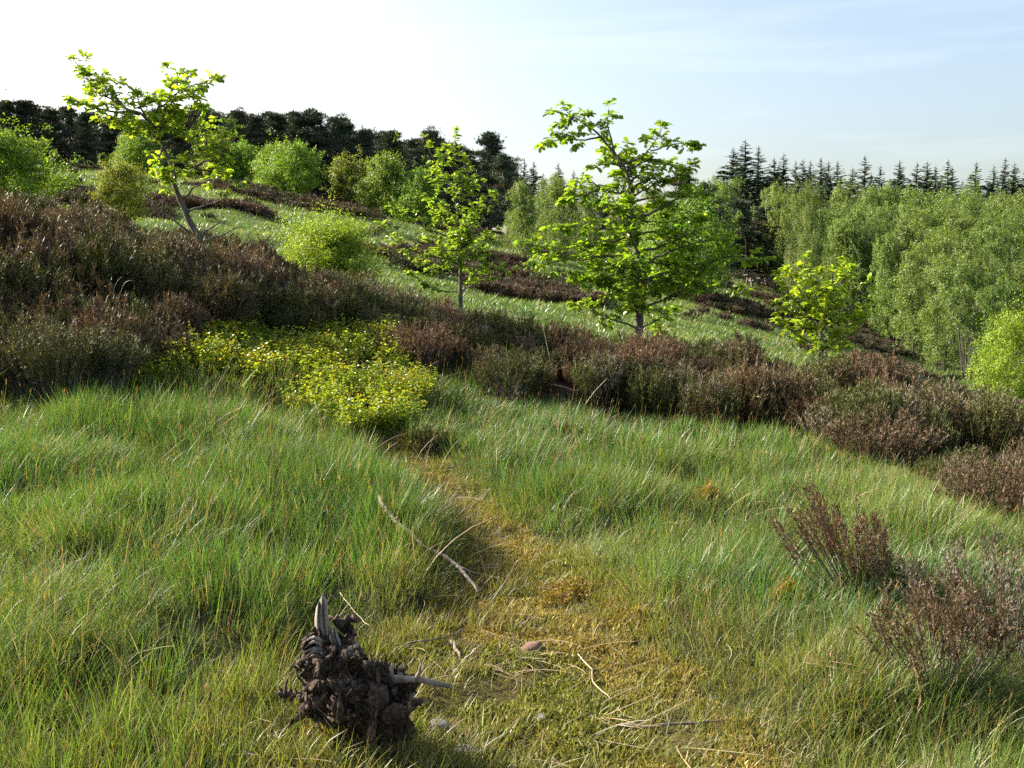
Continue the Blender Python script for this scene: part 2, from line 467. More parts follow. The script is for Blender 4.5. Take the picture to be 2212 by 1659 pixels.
# where heather grows
front = [(-150, 880), (0, 868), (150, 868), (280, 838), (400, 775), (500, 735), (540, 720), (660, 745), (760, 735), (860, 765), (1000, 815), (1070, 870), (1250, 882), (1500, 930), (1700, 955), (1900, 1005), (2060, 1080), (2150, 1130), (2330, 1180)]
fpoly = [ground(u, v) for u, v in front]
bpoly = [P(u, 620, d)[:2] for u, d in [(2330, 15.5), (2000, 14.2), (1800, 14.8), (1600, 14.6), (1380, 15.4), (1200, 15.6), (995, 16.8), (800, 17), (620, 16.5), (450, 15.5), (300, 17), (100, 18), (-150, 19)]]
HP = np.array(fpoly + bpoly)
def far_heather(x, y):
    r = np.hypot(x, y)
    n = fbm(x * .8 + y * .2, y * .8, 3.4, 77, 4)
    nb = fbm(x, y, 9.0, 55, 2)
    ridge = smooth(44, 60, r)
    return smooth(.575, .625, n * .75 + nb * .25 + .11 * ridge - .05 * (x > 2) * (r < 45))

# polar sheet out to the horizon
rad = np.concatenate([[0.0], np.exp(np.arange(0, math.log(2500 / .4), .0165)) * .4])
ang = np.unique(np.concatenate([np.arange(-48, 48.01, .45), np.arange(48, 312, 3.0)]))
ang = R(1.0) * ang
RR, AA = np.meshgrid(rad, ang, indexing='ij')
GX, GY = RR * np.sin(AA), RR * np.cos(AA)
GZ = H(GX, GY)
nr, na = GX.shape
i = np.arange(nr - 1)[:, None] * na; j = np.arange(na)[None]; j2 = (j + 1) % na
Q = np.stack([(i + j).ravel(), (i + j2).ravel(), (i + na + j2).ravel(), (i + na + j).ravel()], 1)[:, ::-1]
gx, gy = GX.ravel(), GY.ravel(); gr = np.hypot(gx, gy)
c_grass = np.array([.080, .130, .030]); c_soil = np.array([.05, .034, .022]); c_moss = np.array([.11, .095, .03]); c_heath = np.array([.045, .032, .022])
pm = (1 - smooth(.75, 1.35, path_d(gx, gy) + .5 * (fbm(gx, gy, .35, 5) - .5)))[:, None]
soil = smooth(.5, .62, fbm(gx, gy, .3, 21, 3))[:, None]
col = np.where(gr[:, None] < 16, np.array([.05, .06, .02]), c_grass * (.8 + .45 * fbm(gx, gy, 4, 8)[:, None]) * np.where(fbm(gx, gy, 6, 91)[:, None] > .5, np.array([1.12, 1.0, .9]), 1.0))
col = col * (1 - pm) + pm * (c_moss * (1 - soil) + c_soil * soil)
hm = np.maximum(inside(HP, gx, gy).astype(float), far_heather(gx, gy) * (gr > 18))[:, None]
col = col * (1 - hm) + c_heath * hm
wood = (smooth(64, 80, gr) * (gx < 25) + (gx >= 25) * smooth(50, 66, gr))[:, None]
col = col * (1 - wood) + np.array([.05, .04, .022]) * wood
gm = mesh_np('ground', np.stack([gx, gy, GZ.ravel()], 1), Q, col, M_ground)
go = obj('ground', gm); go['kind'] = 'structure'; go['label'] = 'grassy heath hillside falling away to the right'

# ------------------------------------------------------------------ instanced ground cover (stuff)
def scatter(name, label, cat, variants, pts, rot, scl, vid, tint):
    coll = bpy.data.collections.new(name + '_sources')
    for k, me in enumerate(variants):
        coll.objects.link(bpy.data.objects.new('%s_source_%02d' % (name, k), me))
    me = bpy.data.meshes.new(name)
    n = len(pts)
    me.vertices.add(n); me.vertices.foreach_set('co', np.asarray(pts, np.float32).ravel())
    for nm, ty, fld, arr in (('rot', 'FLOAT_VECTOR', 'vector', rot), ('scl', 'FLOAT_VECTOR', 'vector', scl), ('tint', 'FLOAT_VECTOR', 'vector', tint)):
        at = me.attributes.new(nm, ty, 'POINT'); at.data.foreach_set(fld, np.asarray(arr, np.float32).ravel())
    at = me.attributes.new('vid', 'INT', 'POINT'); at.data.foreach_set('value', np.asarray(vid, np.int32))
    me.update()
    o = obj(name, me)
    ng = bpy.data.node_groups.new(name + '_nodes', 'GeometryNodeTree')
    ng.interface.new_socket('Geometry', in_out='INPUT', socket_type='NodeSocketGeometry')
    ng.interface.new_socket('Geometry', in_out='OUTPUT', socket_type='NodeSocketGeometry')
    N, L = ng.nodes, ng.links
    gi, gout = N.new('NodeGroupInput'), N.new('NodeGroupOutput')
    iop = N.new('GeometryNodeInstanceOnPoints')
    ci = N.new('GeometryNodeCollectionInfo'); ci.inputs['Collection'].default_value = coll
    ci.inputs['Separate Children'].default_value = True; ci.inputs['Reset Children'].default_value = True
    def na_(nm, ty):
        q = N.new('GeometryNodeInputNamedAttribute'); q.data_type = ty; q.inputs['Name'].default_value = nm
        return [s for s in q.outputs if s.enabled and s.name == 'Attribute'][0]
    L.new(gi.outputs[0], iop.inputs['Points']); L.new(ci.outputs[0], iop.inputs['Instance'])
    iop.inputs['Pick Instance'].default_value = True
    L.new(na_('vid', 'INT'), iop.inputs['Instance Index'])
    L.new(na_('rot', 'FLOAT_VECTOR'), iop.inputs['Rotation'])
    L.new(na_('scl', 'FLOAT_VECTOR'), iop.inputs['Scale'])
    L.new(iop.outputs[0], gout.inputs[0])
    md = o.modifiers.new('scatter', 'NODES'); md.node_group = ng
    o['kind'] = 'stuff'; o['label'] = label; o['category'] = cat
    return o

def blade_tuft(nb, rad_, hmin, hmax, wid, bend, up=0.0, seg=3, dead=0.08, mat=None, name='tuft', dark_base=.75, heads=0):
    V = []; T = []; C = []; n = 0
    for k in range(nb):
        a = rng.uniform(0, 2 * np.pi); rr = rad_ * math.sqrt(rng.uniform())
        p = np.array([rr * math.cos(a), rr * math.sin(a), -.015])
        az = a + rng.normal(0, .9); h = rng.uniform(hmin, hmax); w = wid * rng.uniform(.7, 1.25)
        lean = abs(rng.normal(.10, .16)) + .15 * rr / max(rad_, 1e-3); bd = bend * rng.uniform(.2, 1.5)
        dxy = np.array([math.cos(az), math.sin(az), 0]); sidev = np.array([-math.sin(az + rng.normal(0, .8)), math.cos(az), 0])
        sidev = sidev / np.linalg.norm(sidev)
        c = np.array([1, 1, 1.0]) * rng.uniform(.75, 1.25)
        if rng.uniform() < dead: c = np.array([2.6, 1.35, 2.2]) * rng.uniform(.7, 1.2)
        elif rng.uniform() < .25: c = c * np.array([1.35, 1.05, .75])
        tt = np.linspace(0, 1, seg + 1)
        ang_ = lean + bd * tt ** 1.5
        q = p.copy(); ps = [q]
        for s in range(seg):
            am = (ang_[s] + ang_[s + 1]) / 2
            q = q + h / seg * (math.sin(am) * dxy + np.array([0, 0, math.cos(am)])); ps.append(q)
        for s in range(seg):
            ww = w * (1 - (s / seg) ** 2 * .75) / 2
            V += [ps[s] - sidev * ww, ps[s] + sidev * ww]; cc = c * (dark_base + (1 - dark_base) * min(1, s / seg * 2)); C += [cc, cc]
        V.append(ps[seg]); C.append(c * np.array([1.15, 1.05, .9]))
        for s in range(seg - 1):
            b = n + 2 * s; T += [(b, b + 1, b + 3), (b, b + 3, b + 2)]
        b = n + 2 * (seg - 1); T.append((b, b + 1, b + 2)); n += 2 * seg + 1
    for k in range(heads):      # flowering stems with a reddish spike
        a = rng.uniform(0, 2 * np.pi); az = rng.uniform(0, 2 * np.pi); h = hmax * rng.uniform(.95, 1.25); ln = rng.uniform(.02, .22)
        p0 = np.array([rad_ * .5 * math.cos(a), rad_ * .5 * math.sin(a), 0]); dxy = np.array([math.cos(az), math.sin(az), 0]); sv = np.array([1, .15, 0])
        p1 = p0 + np.array([0, 0, h * .8]) + dxy * ln * h * .6; p2 = p0 + np.array([0, 0, h]) + dxy * ln * h
        w = wid * .35
        V += [p0 - sv * w, p0 + sv * w, p1 + sv * w, p1 - sv * w]; C += [np.array([1.2, .95, .8])] * 4; T += [(n, n + 1, n + 2), (n, n + 2, n + 3)]; n += 4
        m_ = (p1 + p2) / 2; ww = wid * rng.uniform(.7, 1.3); hc = np.array([2.6, 1.0, 1.6]) * rng.uniform(.7, 1.2)
        V += [p1, m_ - sv * ww, m_ + sv * ww, p2]; C += [hc] * 4; T += [(n, n + 2, n + 1), (n + 1, n + 2, n + 3)]; n += 4
    return mesh_np(name, np.array(V), np.array(T), np.array(C), mat)

def poisson(n, xr, yr):
    return rng.uniform(*xr, n), rng.uniform(*yr, n)

def in_view(x, y, lo=2.3, margin=.12):
    return (np.abs(x) < (y + 1.2) * (IW / 2 / F + margin)) & (y > lo)

GA = Geo()
def grad_h(x, y, e=.06):
    return np.stack([(H(x + e, y) - H(x - e, y)) / (2 * e), (H(x, y + e) - H(x, y - e)) / (2 * e)], 1)
def blades(x, y, h, w, lean, bend, col, seg=3, up0=0.0):
    """single blades of grass rooted at x, y; lean is a horizontal vector per blade"""
    n = len(x); z = H(x, y) - .012
    base = np.stack([x, y, z], 1); L_ = np.concatenate([lean, np.zeros((n, 1))], 1)
    hd = unit(L_ + rng.normal(0, .02, (n, 3)) * np.array([1, 1, 0])); fa = rng.uniform(0, 2 * np.pi, n)
    sv = np.stack([np.cos(fa), np.sin(fa), np.zeros(n)], 1)
    V = np.empty((n, 2 * seg + 1, 3)); C = np.empty((n, 2 * seg + 1, 3))
    for k in range(seg + 1):
        t = k / seg
        p = base + L_ * (h * t)[:, None] + hd * (h * bend * t * t)[:, None]
        p[:, 2] += h * t * np.sqrt(np.maximum(.15, 1 - (np.linalg.norm(lean, axis=1) * .8) ** 2)) - h * bend * .55 * t ** 3
        if k == seg: V[:, -1] = p; C[:, -1] = col * np.array([1.12, 1.04, .9])
        else:
            ww = (w * .5 * (1 - .7 * t * t))[:, None] * sv
            V[:, 2 * k] = p - ww; V[:, 2 * k + 1] = p + ww; C[:, 2 * k] = C[:, 2 * k + 1] = col
    T = []
    for k in range(seg - 1): T += [(2 * k, 2 * k + 1, 2 * k + 3), (2 * k, 2 * k + 3, 2 * k + 2)]
    T.append((2 * seg - 2, 2 * seg - 1, 2 * seg))
    T = np.array(T)
    GA.add(V.reshape(-1, 3), (T[None] + (np.arange(n) * (2 * seg + 1))[:, None, None]).reshape(-1, 3), C.reshape(-1, 3))
def tufts(x, y, nb, hgt, wid, sig, wind, bendm, col, seg, dead=.12, hvar=.3):
    """nb blades round each tuft centre; tufts on a mound lean down its flank and with the wind"""
    n = len(x); g_ = -grad_h(x, y) * .30
    tl = g_ * .8 + np.stack([rng.normal(wind, .20, n), rng.normal(-.02, .18, n)], 1)
    N_ = n * nb; r_ = lambda q: np.repeat(q, nb, 0)
    ox = rng.normal(0, 1, (N_, 2)) * sig
    px_, py_ = r_(x) + ox[:, 0], r_(y) + ox[:, 1]
    h = r_(np.broadcast_to(hgt, (n,))) * np.clip(rng.normal(.85, hvar, N_), .3, 1.5)
    lean = r_(tl) + ox / sig * .10 + rng.normal(0, .12, (N_, 2))
    m_ = np.linalg.norm(lean, axis=1, keepdims=True); lean = lean * np.minimum(1, .85 / np.maximum(m_, 1e-6))
    c = r_(col) * (1 + rng.normal(0, .20, (N_, 1))) * (1 + rng.normal(0, .07, (N_, 3)))
    dd = rng.uniform(size=N_) < dead
    c[dd] = colvar((.26, .21, .12), dd.sum(), .25, .06)
    rd = rng.uniform(size=N_) < .025; c[rd] = colvar((.20, .12, .055), rd.sum(), .2, .06)
    blades(px_, py_, h, wid * rng.uniform(.7, 1.3, N_), lean, np.abs(rng.normal(bendm, bendm * .6, N_)), np.clip(c, .01, .7), seg)

bil_poly = np.array([ground(u, v) for u, v in [(260, 800), (330, 770), (390, 720), (480, 735), (640, 770), (760, 735), (900, 770), (920, 840), (890, 935), (760, 960), (690, 920), (560, 870), (450, 835), (300, 845)]])
def grass_tint(x, y, n):
    big = fbm(x, y, 1.6, 40, 3)[:, None]; sm = fbm(x, y, .45, 60, 2)[:, None]
    t1 = np.array([.070, .150, .034]); t2 = np.array([.140, .210, .056]); t3 = np.array([.19, .19, .055])
    t = t1 + (t2 - t1) * smooth(.3, .72, big)
    pdn = path_d(x, y)[:, None]
    t = t + (t3 - t) * (1 - smooth(1.0, 2.4, pdn + (sm - .5) * 1.0)) * .75
    near = 1 - smooth(3.6, 5.0, y)[:, None]
    t = t + (np.array([.145, .185, .04]) - t) * near * .45
    return np.clip(t * (1 + rng.normal(0, .15, (n, 1))) * (1 + rng.normal(0, .06, (n, 3))), .01, .8)

# tall meadow grass in front of the heather, thinner and shorter along the trodden way
def meadow(ntry, ylo, yhi, nb, wid, seg, keep=1.0):
    x, y = poisson(ntry, (-8.6, 8.6), (ylo, yhi))
    k = in_view(x, y) & ~inside(HP, x, y); x, y = x[k], y[k]
    pdn = path_d(x, y); bil = inside(bil_poly, x, y)
    dens = smooth(.60, 1.7, pdn + (fbm(x, y, .4, 12) - .5) * 1.5) * np.where(bil, .42, 1) * keep
    dens *= .30 + .70 * smooth(.36, .56, fbm(x, y, .42, 88, 3))
    k = rng.uniform(size=len(x)) < dens; x, y = x[k], y[k]; n = len(x); pdn = path_d(x, y)
    fmix = smooth(.44, .58, fbm(x, y, 1.0, 15, 2)); fmix = np.where((x > .5) & (y < 8), np.maximum(fmix, .5), fmix)
    hgt = .215 * rng.uniform(.7, 1.25, n) * (.42 + .58 * smooth(1.0, 2.6, pdn)) * (.75 + .4 * fbm(x, y, .8, 51, 2)) * np.where(x > 1, .85, 1) * (1 - .15 * smooth(8, 12, y))
    isf = rng.uniform(size=n) < fmix; col = grass_tint(x, y, n)
    a_ = ~isf; tufts(x[a_], y[a_], nb, hgt[a_], wid, .040, .05, .07, col[a_], seg)
    tufts(x[isf], y[isf], int(nb * 1.25), hgt[isf] * .88, wid * .75, .045, .12, .20, col[isf] * np.array([1.06, 1.03, 1.15]), seg, .16)
    return n
nt = [meadow(14500, 2.4, 5.0, 22, .0034, 3), meadow(21000, 5.0, 8.2, 20, .0042, 2), meadow(18000, 8.2, 15.5, 18, .006, 2)]
# short turf on and beside the way
x, y = poisson(42000, (-4.5, 5), (2.4, 9)); k = in_view(x, y) & ~inside(HP, x, y); x, y = x[k], y[k]; pdn = path_d(x, y)
dens = (.25 + .75 * (1 - smooth(1.3, 2.6, pdn))) * (.15 + .85 * smooth(.36, .54, fbm(x, y, .30, 33, 3)))
k = rng.uniform(size=len(x)) < dens; x, y = x[k], y[k]; n = len(x)
tufts(x, y, 10, .075 * rng.uniform(.5, 1.7, n), .0034, .03, .12, .25, grass_tint(x, y, n) * np.array([1.1, .98, 1.0]), 2, .28)
# thin grass among the heather
x, y = poisson(30000, (-13, 13), (6, 22)); k = in_view(x, y) & inside(HP, x, y); x, y = x[k], y[k]
k = rng.uniform(size=len(x)) < .20 * smooth(.5, .62, fbm(x, y, 1.5, 71, 2)) + .02; x, y = x[k], y[k]; n = len(x)
tufts(x, y, 14, .36 * rng.uniform(.8, 1.3, n), .007, .06, .1, .15, grass_tint(x, y, n), 2, .2)
# the far hillside
x, y = poisson(190000, (-40, 40), (16, 82)); k = in_view(x, y, 16, .04) & ~inside(HP, x, y); x, y = x[k], y[k]; r = np.hypot(x, y)
k = (rng.uniform(size=len(x)) < np.clip(24.0 / r, .28, 1) * .75 * (1 - .85 * far_heather(x, y))); x, y = x[k], y[k]; n = len(x); r = np.hypot(x, y)
tv = fbm(x, y, 3.0, 90, 3)[:, None]
t = np.array([.075, .138, .030]) + (np.array([.130, .190, .048]) - np.array([.075, .138, .030])) * smooth(.32, .68, tv)
t = t * (1 + rng.normal(0, .16, (n, 1)))
tufts(x, y, 9, .16 * rng.uniform(.5, 1.2, n) * (.8 + .4 * smooth(25, 60, r)), .028, .14, .18, .3, np.clip(t, .02, .6), 1, .06)
# flowering stems with a reddish brown spike
x, y = poisson(2600, (-8, 8), (2.4, 11)); k = in_view(x, y) & ~inside(HP, x, y) & (path_d(x, y) > 1.3); x, y = x[k], y[k]; n = len(x)
hh = rng.uniform(.24, .40, n) * np.where(x > 1, .9, 1); ln = np.stack([rng.normal(.12, .10, n), rng.normal(0, .10, n)], 1)
blades(x, y, hh, np.full(n, .0034), ln, np.full(n, .02), colvar((.20, .19, .05), n, .2, .08), 2)
tip = np.stack([x + ln[:, 0] * hh * .86, y + ln[:, 1] * hh * .86, H(x, y) + hh * .80], 1)
leaves(GA, tip, np.concatenate([ln + rng.normal(0, .15, (n, 2)), np.ones((n, 1))], 1), rand_dirs(n), rng.uniform(.03, .06, n), QUAD, colvar((.22, .13, .07), n, .25, .1), .16)
fx, fy = ground(790, 1640)
x = fx + rng.normal(0, .26, 260); y = fy - .04 + rng.normal(0, .11, 260)
tufts(x, y, 9, .11 * rng.uniform(.5, 1.6, 260), .0036, .03, .08, .2, grass_tint(x, y, 260), 3, .2)
go_ = obj('grass', GA.mesh('grass', M_grass)); go_['kind'] = 'stuff'; go_['label'] = 'green meadow grass in tussocks over the slope'; go_['category'] = 'grass'
print('grass tufts', nt, 'tris', sum(len(f) for f in GA.F))

# dry straw and pale dead stalks
def straw(L_, flat, w=.0014):
    V = []; T = []; C = []; n = 0
    for k in range(6):
        a = rng.uniform(0, 2 * np.pi); el = rng.uniform(0, .25) if flat else rng.uniform(.7, 1.4)
        p = np.array([rng.normal(0, .05), rng.normal(0, .05), .01]); h = L_ * rng.uniform(.5, 1.2); c = np.array([1, 1, 1.]) * rng.uniform(.6, 1.2)
        cv = rng.normal(0, .5); side_ = np.array([-math.sin(a), math.cos(a), .3]) * w
        q = p; aa = a; e = el
        for s in range(4):
            V += [q - side_, q + side_]; C += [c, c]
            q = q + h / 4 * np.array([math.cos(aa) * math.cos(e), math.sin(aa) * math.cos(e), math.sin(e)]); aa += cv * .35; e -= .18 if not flat else .04
        V += [q - side_ * .4, q + side_ * .4]; C += [c, c]
        for s in range(4):
            b = n + 2 * s; T += [(b, b + 1, b + 3), (b, b + 3, b + 2)]
        n += 10
    return mesh_np('straw', np.array(V), np.array(T), np.array(C), M_dry)
SV = [straw(.22, True) for _ in range(4)] + [straw(.42, False, .0016) for _ in range(4)]
x, y = poisson(9000, (-7, 7), (2.3, 11)); k = in_view(x, y) & ~inside(HP, x, y); x, y = x[k], y[k]
pdn = path_d(x, y)
k = rng.uniform(size=len(x)) < .10 + .75 * (1 - smooth(1.0, 2.0, pdn)) * smooth(.4, .6, fbm(x, y, .5, 6)); x, y = x[k], y[k]; n1 = len(x)
x2, y2 = poisson(9000, (-11, 11), (5, 20)); k = in_view(x2, y2); x2, y2 = x2[k], y2[k]
edge = inside(HP, x2, y2)
k = rng.uniform(size=len(x2)) < np.where(edge, .20, .035); x2, y2 = x2[k], y2[k]; n2 = len(x2)
x, y = np.concatenate([x, x2]), np.concatenate([y, y2]); n = len(x)
z = H(x, y); vid = np.concatenate([rng.integers(0, 4, n1), rng.integers(4, 8, n2)])
s = np.concatenate([rng.uniform(.5, 1.2, n1), rng.uniform(.6, 1.2, n2)])
tint = colvar((.33, .26, .15), n, .25, .05)
tint[n1:] = colvar((.38, .27, .17), n2, .25, .05)
scatter('dry_grass', 'pale dead grass stalks lying and standing in the turf', 'dry grass', SV, np.stack([x, y, z], 1), np.stack([rng.normal(0, .1, n), rng.normal(0, .1, n), rng.uniform(0, 6.28, n)], 1), np.stack([s, s, s], 1), vid, tint)

# moss along the way
def moss_patch():
    V = []; T = []; C = []; n = 0
    for k in range(70):
        a = rng.uniform(0, 6.28); rr = .07 * math.sqrt(rng.uniform()); p = np.array([rr * math.cos(a), rr * math.sin(a), -.004]); h = rng.uniform(.010, .032) * (1.3 - rr / .09)
        d_ = unit(np.array([rng.normal(0, .6), rng.normal(0, .6), 1])); sv = unit(np.cross(d_, rand_dirs(1)[0])) * .004; c = np.array([1, 1, 1.]) * rng.uniform(.6, 1.35)
        V += [p - sv, p + sv, p + d_ * h * .6 + sv * 1.2, p + d_ * h]; C += [c * .7, c * .7, c, c * 1.15]; T += [(n, n + 1, n + 2), (n, n + 2, n + 3)]; n += 4
    return mesh_np('moss', np.array(V), np.array(T), np.array(C), M_moss)
MV = [moss_patch() for _ in range(4)]
x, y = poisson(60000, (-3, 4), (2.4, 9)); pdn = path_d(x, y)
k = in_view(x, y) & (rng.uniform(size=len(x)) < (1 - smooth(.9, 1.7, pdn + (fbm(x, y, .35, 5) - .5))) * smooth(.38, .52, fbm(x, y, .3, 23, 3)) * .85)
x, y = x[k], y[k]; n = len(x); q = smooth(.42, .62, fbm(x, y, .6, 44, 2))[:, None]
tint = (np.array([.27, .215, .065]) * q + np.array([.17, .185, .04]) * (1 - q)) * (1 + rng.normal(0, .18, (n, 1)))
s = rng.uniform(.7, 1.5, n)
scatter('moss', 'golden and green moss carpeting the trodden way', 'moss', MV, np.stack([x, y, H(x, y)], 1), np.stack([rng.normal(0, .1, n), rng.normal(0, .1, n), rng.uniform(0, 6.28, n)], 1), np.stack([s, s, s], 1), rng.integers(0, 4, n), np.clip(tint, .02, .7))

# bilberry: leafy sprigs with orange tips
def bilberry():
    g = Geo()
    for k in range(9):
        a = rng.uniform(0, 6.28); rr = .09 * math.sqrt(rng.uniform()); p0 = np.array([rr * math.cos(a), rr * math.sin(a), 0]); h = rng.uniform(.16, .30)
        p1 = p0 + np.array([rng.normal(0, .05), rng.normal(0, .05), h])
        tube(g, resample([p0, (p0 + p1) / 2 + rng.normal(0, .01, 3), p1], .06), .0016, .0008, (.35, .5, .3), 3, cap=False)
        m = 16; t = rng.uniform(.3, 1.0, m) ** .8; pos = p0 + t[:, None] * (p1 - p0); pos += rng.normal(0, .012, (m, 3))
        az = rng.uniform(0, 6.28, m); dr = np.stack([np.cos(az), np.sin(az), rng.uniform(.1, .9, m)], 1)
        c = colvar((1, 1, 1), m, .15, .06); tip = (t > .8) & (rng.uniform(size=m) < .10); c[tip] *= np.array([1.6, .85, .9])
        leaves(g, pos, dr, np.array([0, 0, 1.]) + rng.normal(0, .4, (m, 3)), rng.uniform(.02, .036, m), OVATE, c)
    return g.mesh('bilberry', M_bilb)
BV = [bilberry() for _ in range(5)]
x, y = poisson(14000, (-8, 1.5), (7, 15)); k = inside(bil_poly, x, y) & (rng.uniform(size=len(x)) < .05 + .50 * smooth(.42, .56, fbm(x, y, .7, 26, 3)))
extra = np.array([ground(u + rng.normal(0, du), v + rng.normal(0, 8)) for u, v, du, m in [(20, 800, 22, 24), (25, 850, 20, 16), (545, 705, 30, 26), (30, 640, 10, 8), (120, 800, 40, 10)] for _ in range(m)])
x, y = np.concatenate([x[k], extra[:, 0]]), np.concatenate([y[k], extra[:, 1]]); n = len(x); s = rng.uniform(.7, 1.2, n)
tint = colvar((.27, .345, .032), n, .2, .06)
scatter('bilberry', 'yellow-green bilberry shoots with orange tips below the dark heather', 'bilberry', BV, np.stack([x, y, H(x, y)], 1), np.stack([rng.normal(0, .15, n), rng.normal(.1, .15, n), rng.uniform(0, 6.28, n)], 1), np.stack([s, s, s], 1), rng.integers(0, 5, n), tint)
print('bilberry', n)

# heather
def heather_geo(nst, R_, Hh, sprig=(.010, .022), per=26, spread=.75, col=(1, 1, 1), stemcol=(.55, .5, .5), gb=None, gs_=None):
    gs_ = gs_ or Geo(); gb = gb or gs_
    for k in range(nst):
        a = rng.uniform(0, 6.28); out = math.sqrt(rng.uniform()) * spread
        top = np.array([math.cos(a) * out * R_, math.sin(a) * out * R_, Hh * rng.uniform(.65, 1.0) * (1 - .35 * out * out)])
        b0 = np.array([math.cos(a) * out * R_ * .3, math.sin(a) * out * R_ * .3, -.03])
        mid = b0 * .4 + top * .6 + rng.normal(0, .02, 3) - np.array([0, 0, .02])
        ps = resample([b0, mid, top], .10)
        tube(gb, ps, .0042, .0012, stemcol, 3, cap=False)
        m = per; t = rng.uniform(.35, 1.0, m) ** .75; i0 = np.minimum((t * (len(ps) - 1)).astype(int), len(ps) - 2); fr = (t * (len(ps) - 1) - i0)[:, None]
        pos = ps[i0] * (1 - fr) + ps[i0 + 1] * fr
        dr = unit(unit(top - mid) * 1.1 + rng.normal(0, .55, (m, 3)) + np.array([0, 0, .35]))
        off = rng.uniform(0, .05, m)[:, None] * dr
        c = colvar(col, m, .22, .08)
        leaves(gs_, pos + off, dr, rand_dirs(m), rng.uniform(*sprig, m) * 2.2, TRI, c, .28)
        leaves(gs_, pos + off * .6, unit(dr + rng.normal(0, .4, (m, 3))), rand_dirs(m), rng.uniform(*sprig, m) * 1.8, TRI, colvar(col, m, .22, .1), .34)
    return gs_
HV = [heather_geo(32, .24, .46, (.007, .016), 34).mesh('heather', M_heather) for _ in range(5)]
HVlow = [heather_geo(26, .5, .42, sprig=(.025, .05), per=14).mesh('heather_clump', M_heather) for _ in range(3)]
x, y = poisson(12000, (-13, 14), (5.5, 22.5)); k = inside(HP, x, y) & in_view(x, y, 2, .2); x, y = x[k], y[k]; 
gap = smooth(.50, .60, fbm(x, y, 1.5, 71, 2))
k = rng.uniform(size=len(x)) > .55 * gap; x, y = x[k], y[k]
n1 = len(x)
big = fbm(x, y, 1.4, 101, 2); sz = .72 + .75 * smooth(.3, .75, big)
leftness = smooth(-1.5, -4.0, x) * (1 - smooth(14, 17, y)); sz = sz * (1 + .25 * leftness) * (1 - .27 * smooth(10.5, 14.5, y) * smooth(-3, -.5, x))
kindn = fbm(x + 4, y, .8, 120, 3)[:, None] + rng.normal(0, .07, (n1, 1))
brown, olive, grey = np.array([.160, .108, .062]), np.array([.095, .108, .032]), np.array([.20, .165, .115])
tint = 1.12 * (olive + (brown - olive) * smooth(.45, .64, kindn))
tint = tint + (grey - tint) * (rng.uniform(size=(n1, 1)) < .12)
tint = tint * (1 - .12 * leftness[:, None])
s1 = rng.uniform(.7, 1.1, n1) * sz
v1 = rng.integers(0, 5, n1)
# heather patches on the far slope
x2, y2 = poisson(60000, (-40, 40), (20, 78)); k = in_view(x2, y2, 16, .04) & ~inside(HP, x2, y2) & (rng.uniform(size=len(x2)) < far_heather(x2, y2) * .75 + .006); x2, y2 = x2[k], y2[k]; n2 = len(x2)
t2 = np.array([.12, .085, .055]) + (np.array([.07, .075, .028]) - np.array([.12, .085, .055])) * smooth(.45, .6, fbm(x2, y2, 2.0, 140, 2) + rng.normal(0, .08, n2))[:, None]
s2 = rng.uniform(.5, 1.05, n2); v2 = rng.integers(5, 8, n2)
x, y = np.concatenate([x, x2]), np.concatenate([y, y2]); n = len(x)
tint = np.concatenate([tint, t2]) * (1 + rng.normal(0, .15, (n, 1))); s = np.concatenate([s1, s2])
scatter('heather', 'mass of brown and olive heather across the middle of the slope', 'heather', HV + HVlow, np.stack([x, y, H(x, y)], 1), np.stack([rng.normal(0, .14, n), rng.normal(.06, .14, n), rng.uniform(0, 6.28, n)], 1), np.stack([s, s, s * np.where(np.arange(n) < n1, 1.0, .85)], 1), np.concatenate([v1, v2]), np.clip(tint, .01, .5))
print('heather', n1, n2)

